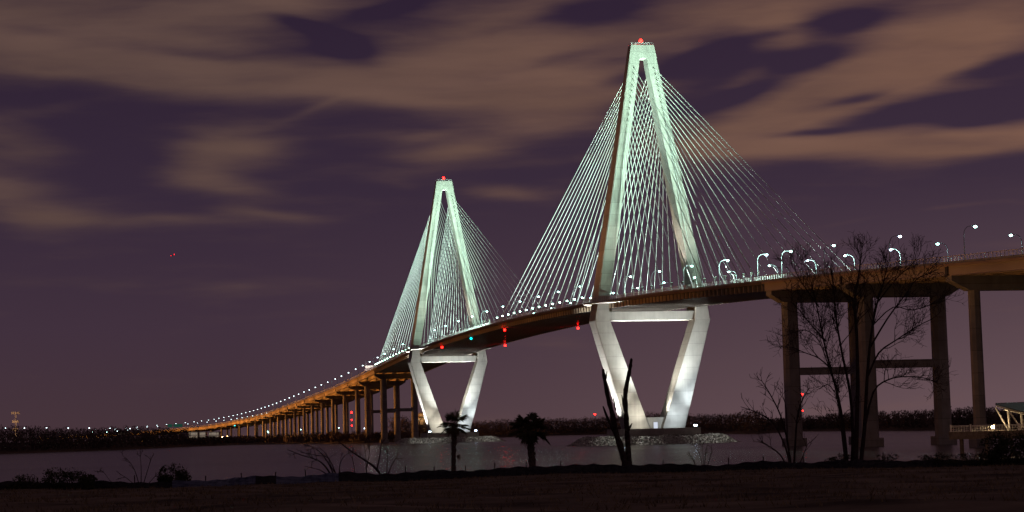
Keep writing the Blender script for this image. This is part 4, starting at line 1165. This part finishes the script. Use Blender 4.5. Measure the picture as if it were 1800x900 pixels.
for cx, cy, rx, ry, ang, st in CL:
    d = ray(cx, cy).normalized()
    mp = N(nt, 'ShaderNodeMapping'); mp.vector_type = 'TEXTURE'
    mp.inputs['Location'].default_value = (math.atan2(d.x, d.y) * 10, math.asin(d.z) * 10, 0)
    mp.inputs['Rotation'].default_value = (0, 0, R(ang - 1.5)); mp.inputs['Scale'].default_value = (rx / FPX * 10, ry / FPX * 10, 1)
    nt.links.new(wv.outputs[0], mp.inputs['Vector'])
    dp = N(nt, 'ShaderNodeVectorMath', operation='DOT_PRODUCT'); nt.links.new(mp.outputs[0], dp.inputs[0]); nt.links.new(mp.outputs[0], dp.inputs[1])
    e = math_node(nt, 'EXPONENT', math_node(nt, 'MULTIPLY', dp.outputs['Value'], -1.0))
    if st < 0 and not negs:
        negs = True; total = math_node(nt, 'MINIMUM', total, 1.0)
    total = math_node(nt, 'MULTIPLY_ADD', e, st, total if total is not None else 0.0)
n2 = nz(wv.outputs[0], 2.6, 6, R(-12), .3, 1.7)
n4 = nz(wv.outputs[0], 7.0, 5, R(-13), .22, 1.6)
n3 = nz(wv.outputs[0], .7, 3, R(-10), .5, 1.2)
# beyond the modelled part of the sky a general broken cover
high = N(nt, 'ShaderNodeMapRange'); high.inputs['From Min'].default_value = .24; high.inputs['From Max'].default_value = .5; nt.links.new(eln, high.inputs[0])
total = math_node(nt, 'MULTIPLY_ADD', math_node(nt, 'SUBTRACT', n3.outputs[0], .35), math_node(nt, 'MULTIPLY', high.outputs[0], 3.0), total)
total = math_node(nt, 'MULTIPLY_ADD', math_node(nt, 'SUBTRACT', n2.outputs[0], .5), 1.1, total)
total = math_node(nt, 'MULTIPLY_ADD', math_node(nt, 'SUBTRACT', n4.outputs[0], .5), .7, total)
cov = N(nt, 'ShaderNodeMapRange'); cov.interpolation_type = 'SMOOTHSTEP'; cov.inputs['From Min'].default_value = .02; cov.inputs['From Max'].default_value = 1.2
nt.links.new(total, cov.inputs[0])
def ramp(stops):
    r_ = N(nt, 'ShaderNodeValToRGB'); els = r_.color_ramp.elements
    while len(els) < len(stops): els.new(.5)
    for e, (p_, c_) in zip(els, stops): e.position = p_; e.color = (*c_, 1)
    return r_
elr = N(nt, 'ShaderNodeMapRange'); elr.inputs['From Min'].default_value = 0; elr.inputs['From Max'].default_value = .22; nt.links.new(eln, elr.inputs[0])
rl = ramp([(0, (.061, .034, .042)), (.25, (.052, .030, .047)), (.55, (.037, .022, .041)), (1, (.0255, .0145, .0315))])
rr = ramp([(0, (.138, .084, .094)), (.25, (.09, .054, .067)), (.55, (.045, .027, .046)), (1, (.031, .017, .036))])
for q in (rl, rr): nt.links.new(elr.outputs[0], q.inputs[0])
azr = N(nt, 'ShaderNodeMapRange'); azr.inputs['From Min'].default_value = YAW - .14; azr.inputs['From Max'].default_value = YAW + .26; nt.links.new(azn, azr.inputs[0])
def mixc(f, a, b):
    n_ = N(nt, 'ShaderNodeMix'); n_.data_type = 'RGBA'
    if isinstance(f, float): n_.inputs[0].default_value = f
    else: nt.links.new(f, n_.inputs[0])
    for s_, v in ((n_.inputs[6], a), (n_.inputs[7], b)):
        if isinstance(v, tuple): s_.default_value = (*v, 1)
        else: nt.links.new(v, s_)
    return n_.outputs[2]
clear = mixc(azr.outputs[0], rl.outputs[0], rr.outputs[0])
cloud = mixc(azr.outputs[0], (.112, .066, .056), (.182, .094, .067))
cl_t = N(nt, 'ShaderNodeVectorMath', operation='SCALE'); nt.links.new(cloud, cl_t.inputs[0])
nt.links.new(math_node(nt, 'MULTIPLY_ADD', n2.outputs[0], .5, .74), cl_t.inputs['Scale'])
sky = mixc(cov.outputs[0], clear, cl_t.outputs[0])
nt.links.new(sky, bg.inputs['Color']); bg.inputs['Strength'].default_value = 1.0
w.cycles.sampling_method = 'MANUAL'; w.cycles.sample_map_resolution = 512

# faint added sun lamp for a moon-like fill
l = bpy.data.lights.new('faint_fill_sun', 'SUN'); l.energy = .02; l.angle = R(10); l.color = (.9, .85, 1)
o = bpy.data.objects.new('faint_fill_sun', l); C.objects.link(o); o.rotation_euler = (R(50), 0, R(20))

# ------------------------------------------------------------------ render settings
scene.view_settings.view_transform = 'Standard'; scene.view_settings.look = 'None'; scene.view_settings.gamma = 1; scene.view_settings.exposure = 0
cy = scene.cycles
cy.use_denoising = True
try: cy.denoiser = 'OPENIMAGEDENOISE'
except Exception: pass
cy.max_bounces = 5; cy.diffuse_bounces = 2; cy.glossy_bounces = 2; cy.transmission_bounces = 1; cy.volume_bounces = 0
cy.sample_clamp_indirect = .55; cy.sample_clamp_direct = 0
cy.caustics_reflective = False; cy.caustics_refractive = False
cy.use_light_tree = True
scene.render.film_transparent = False
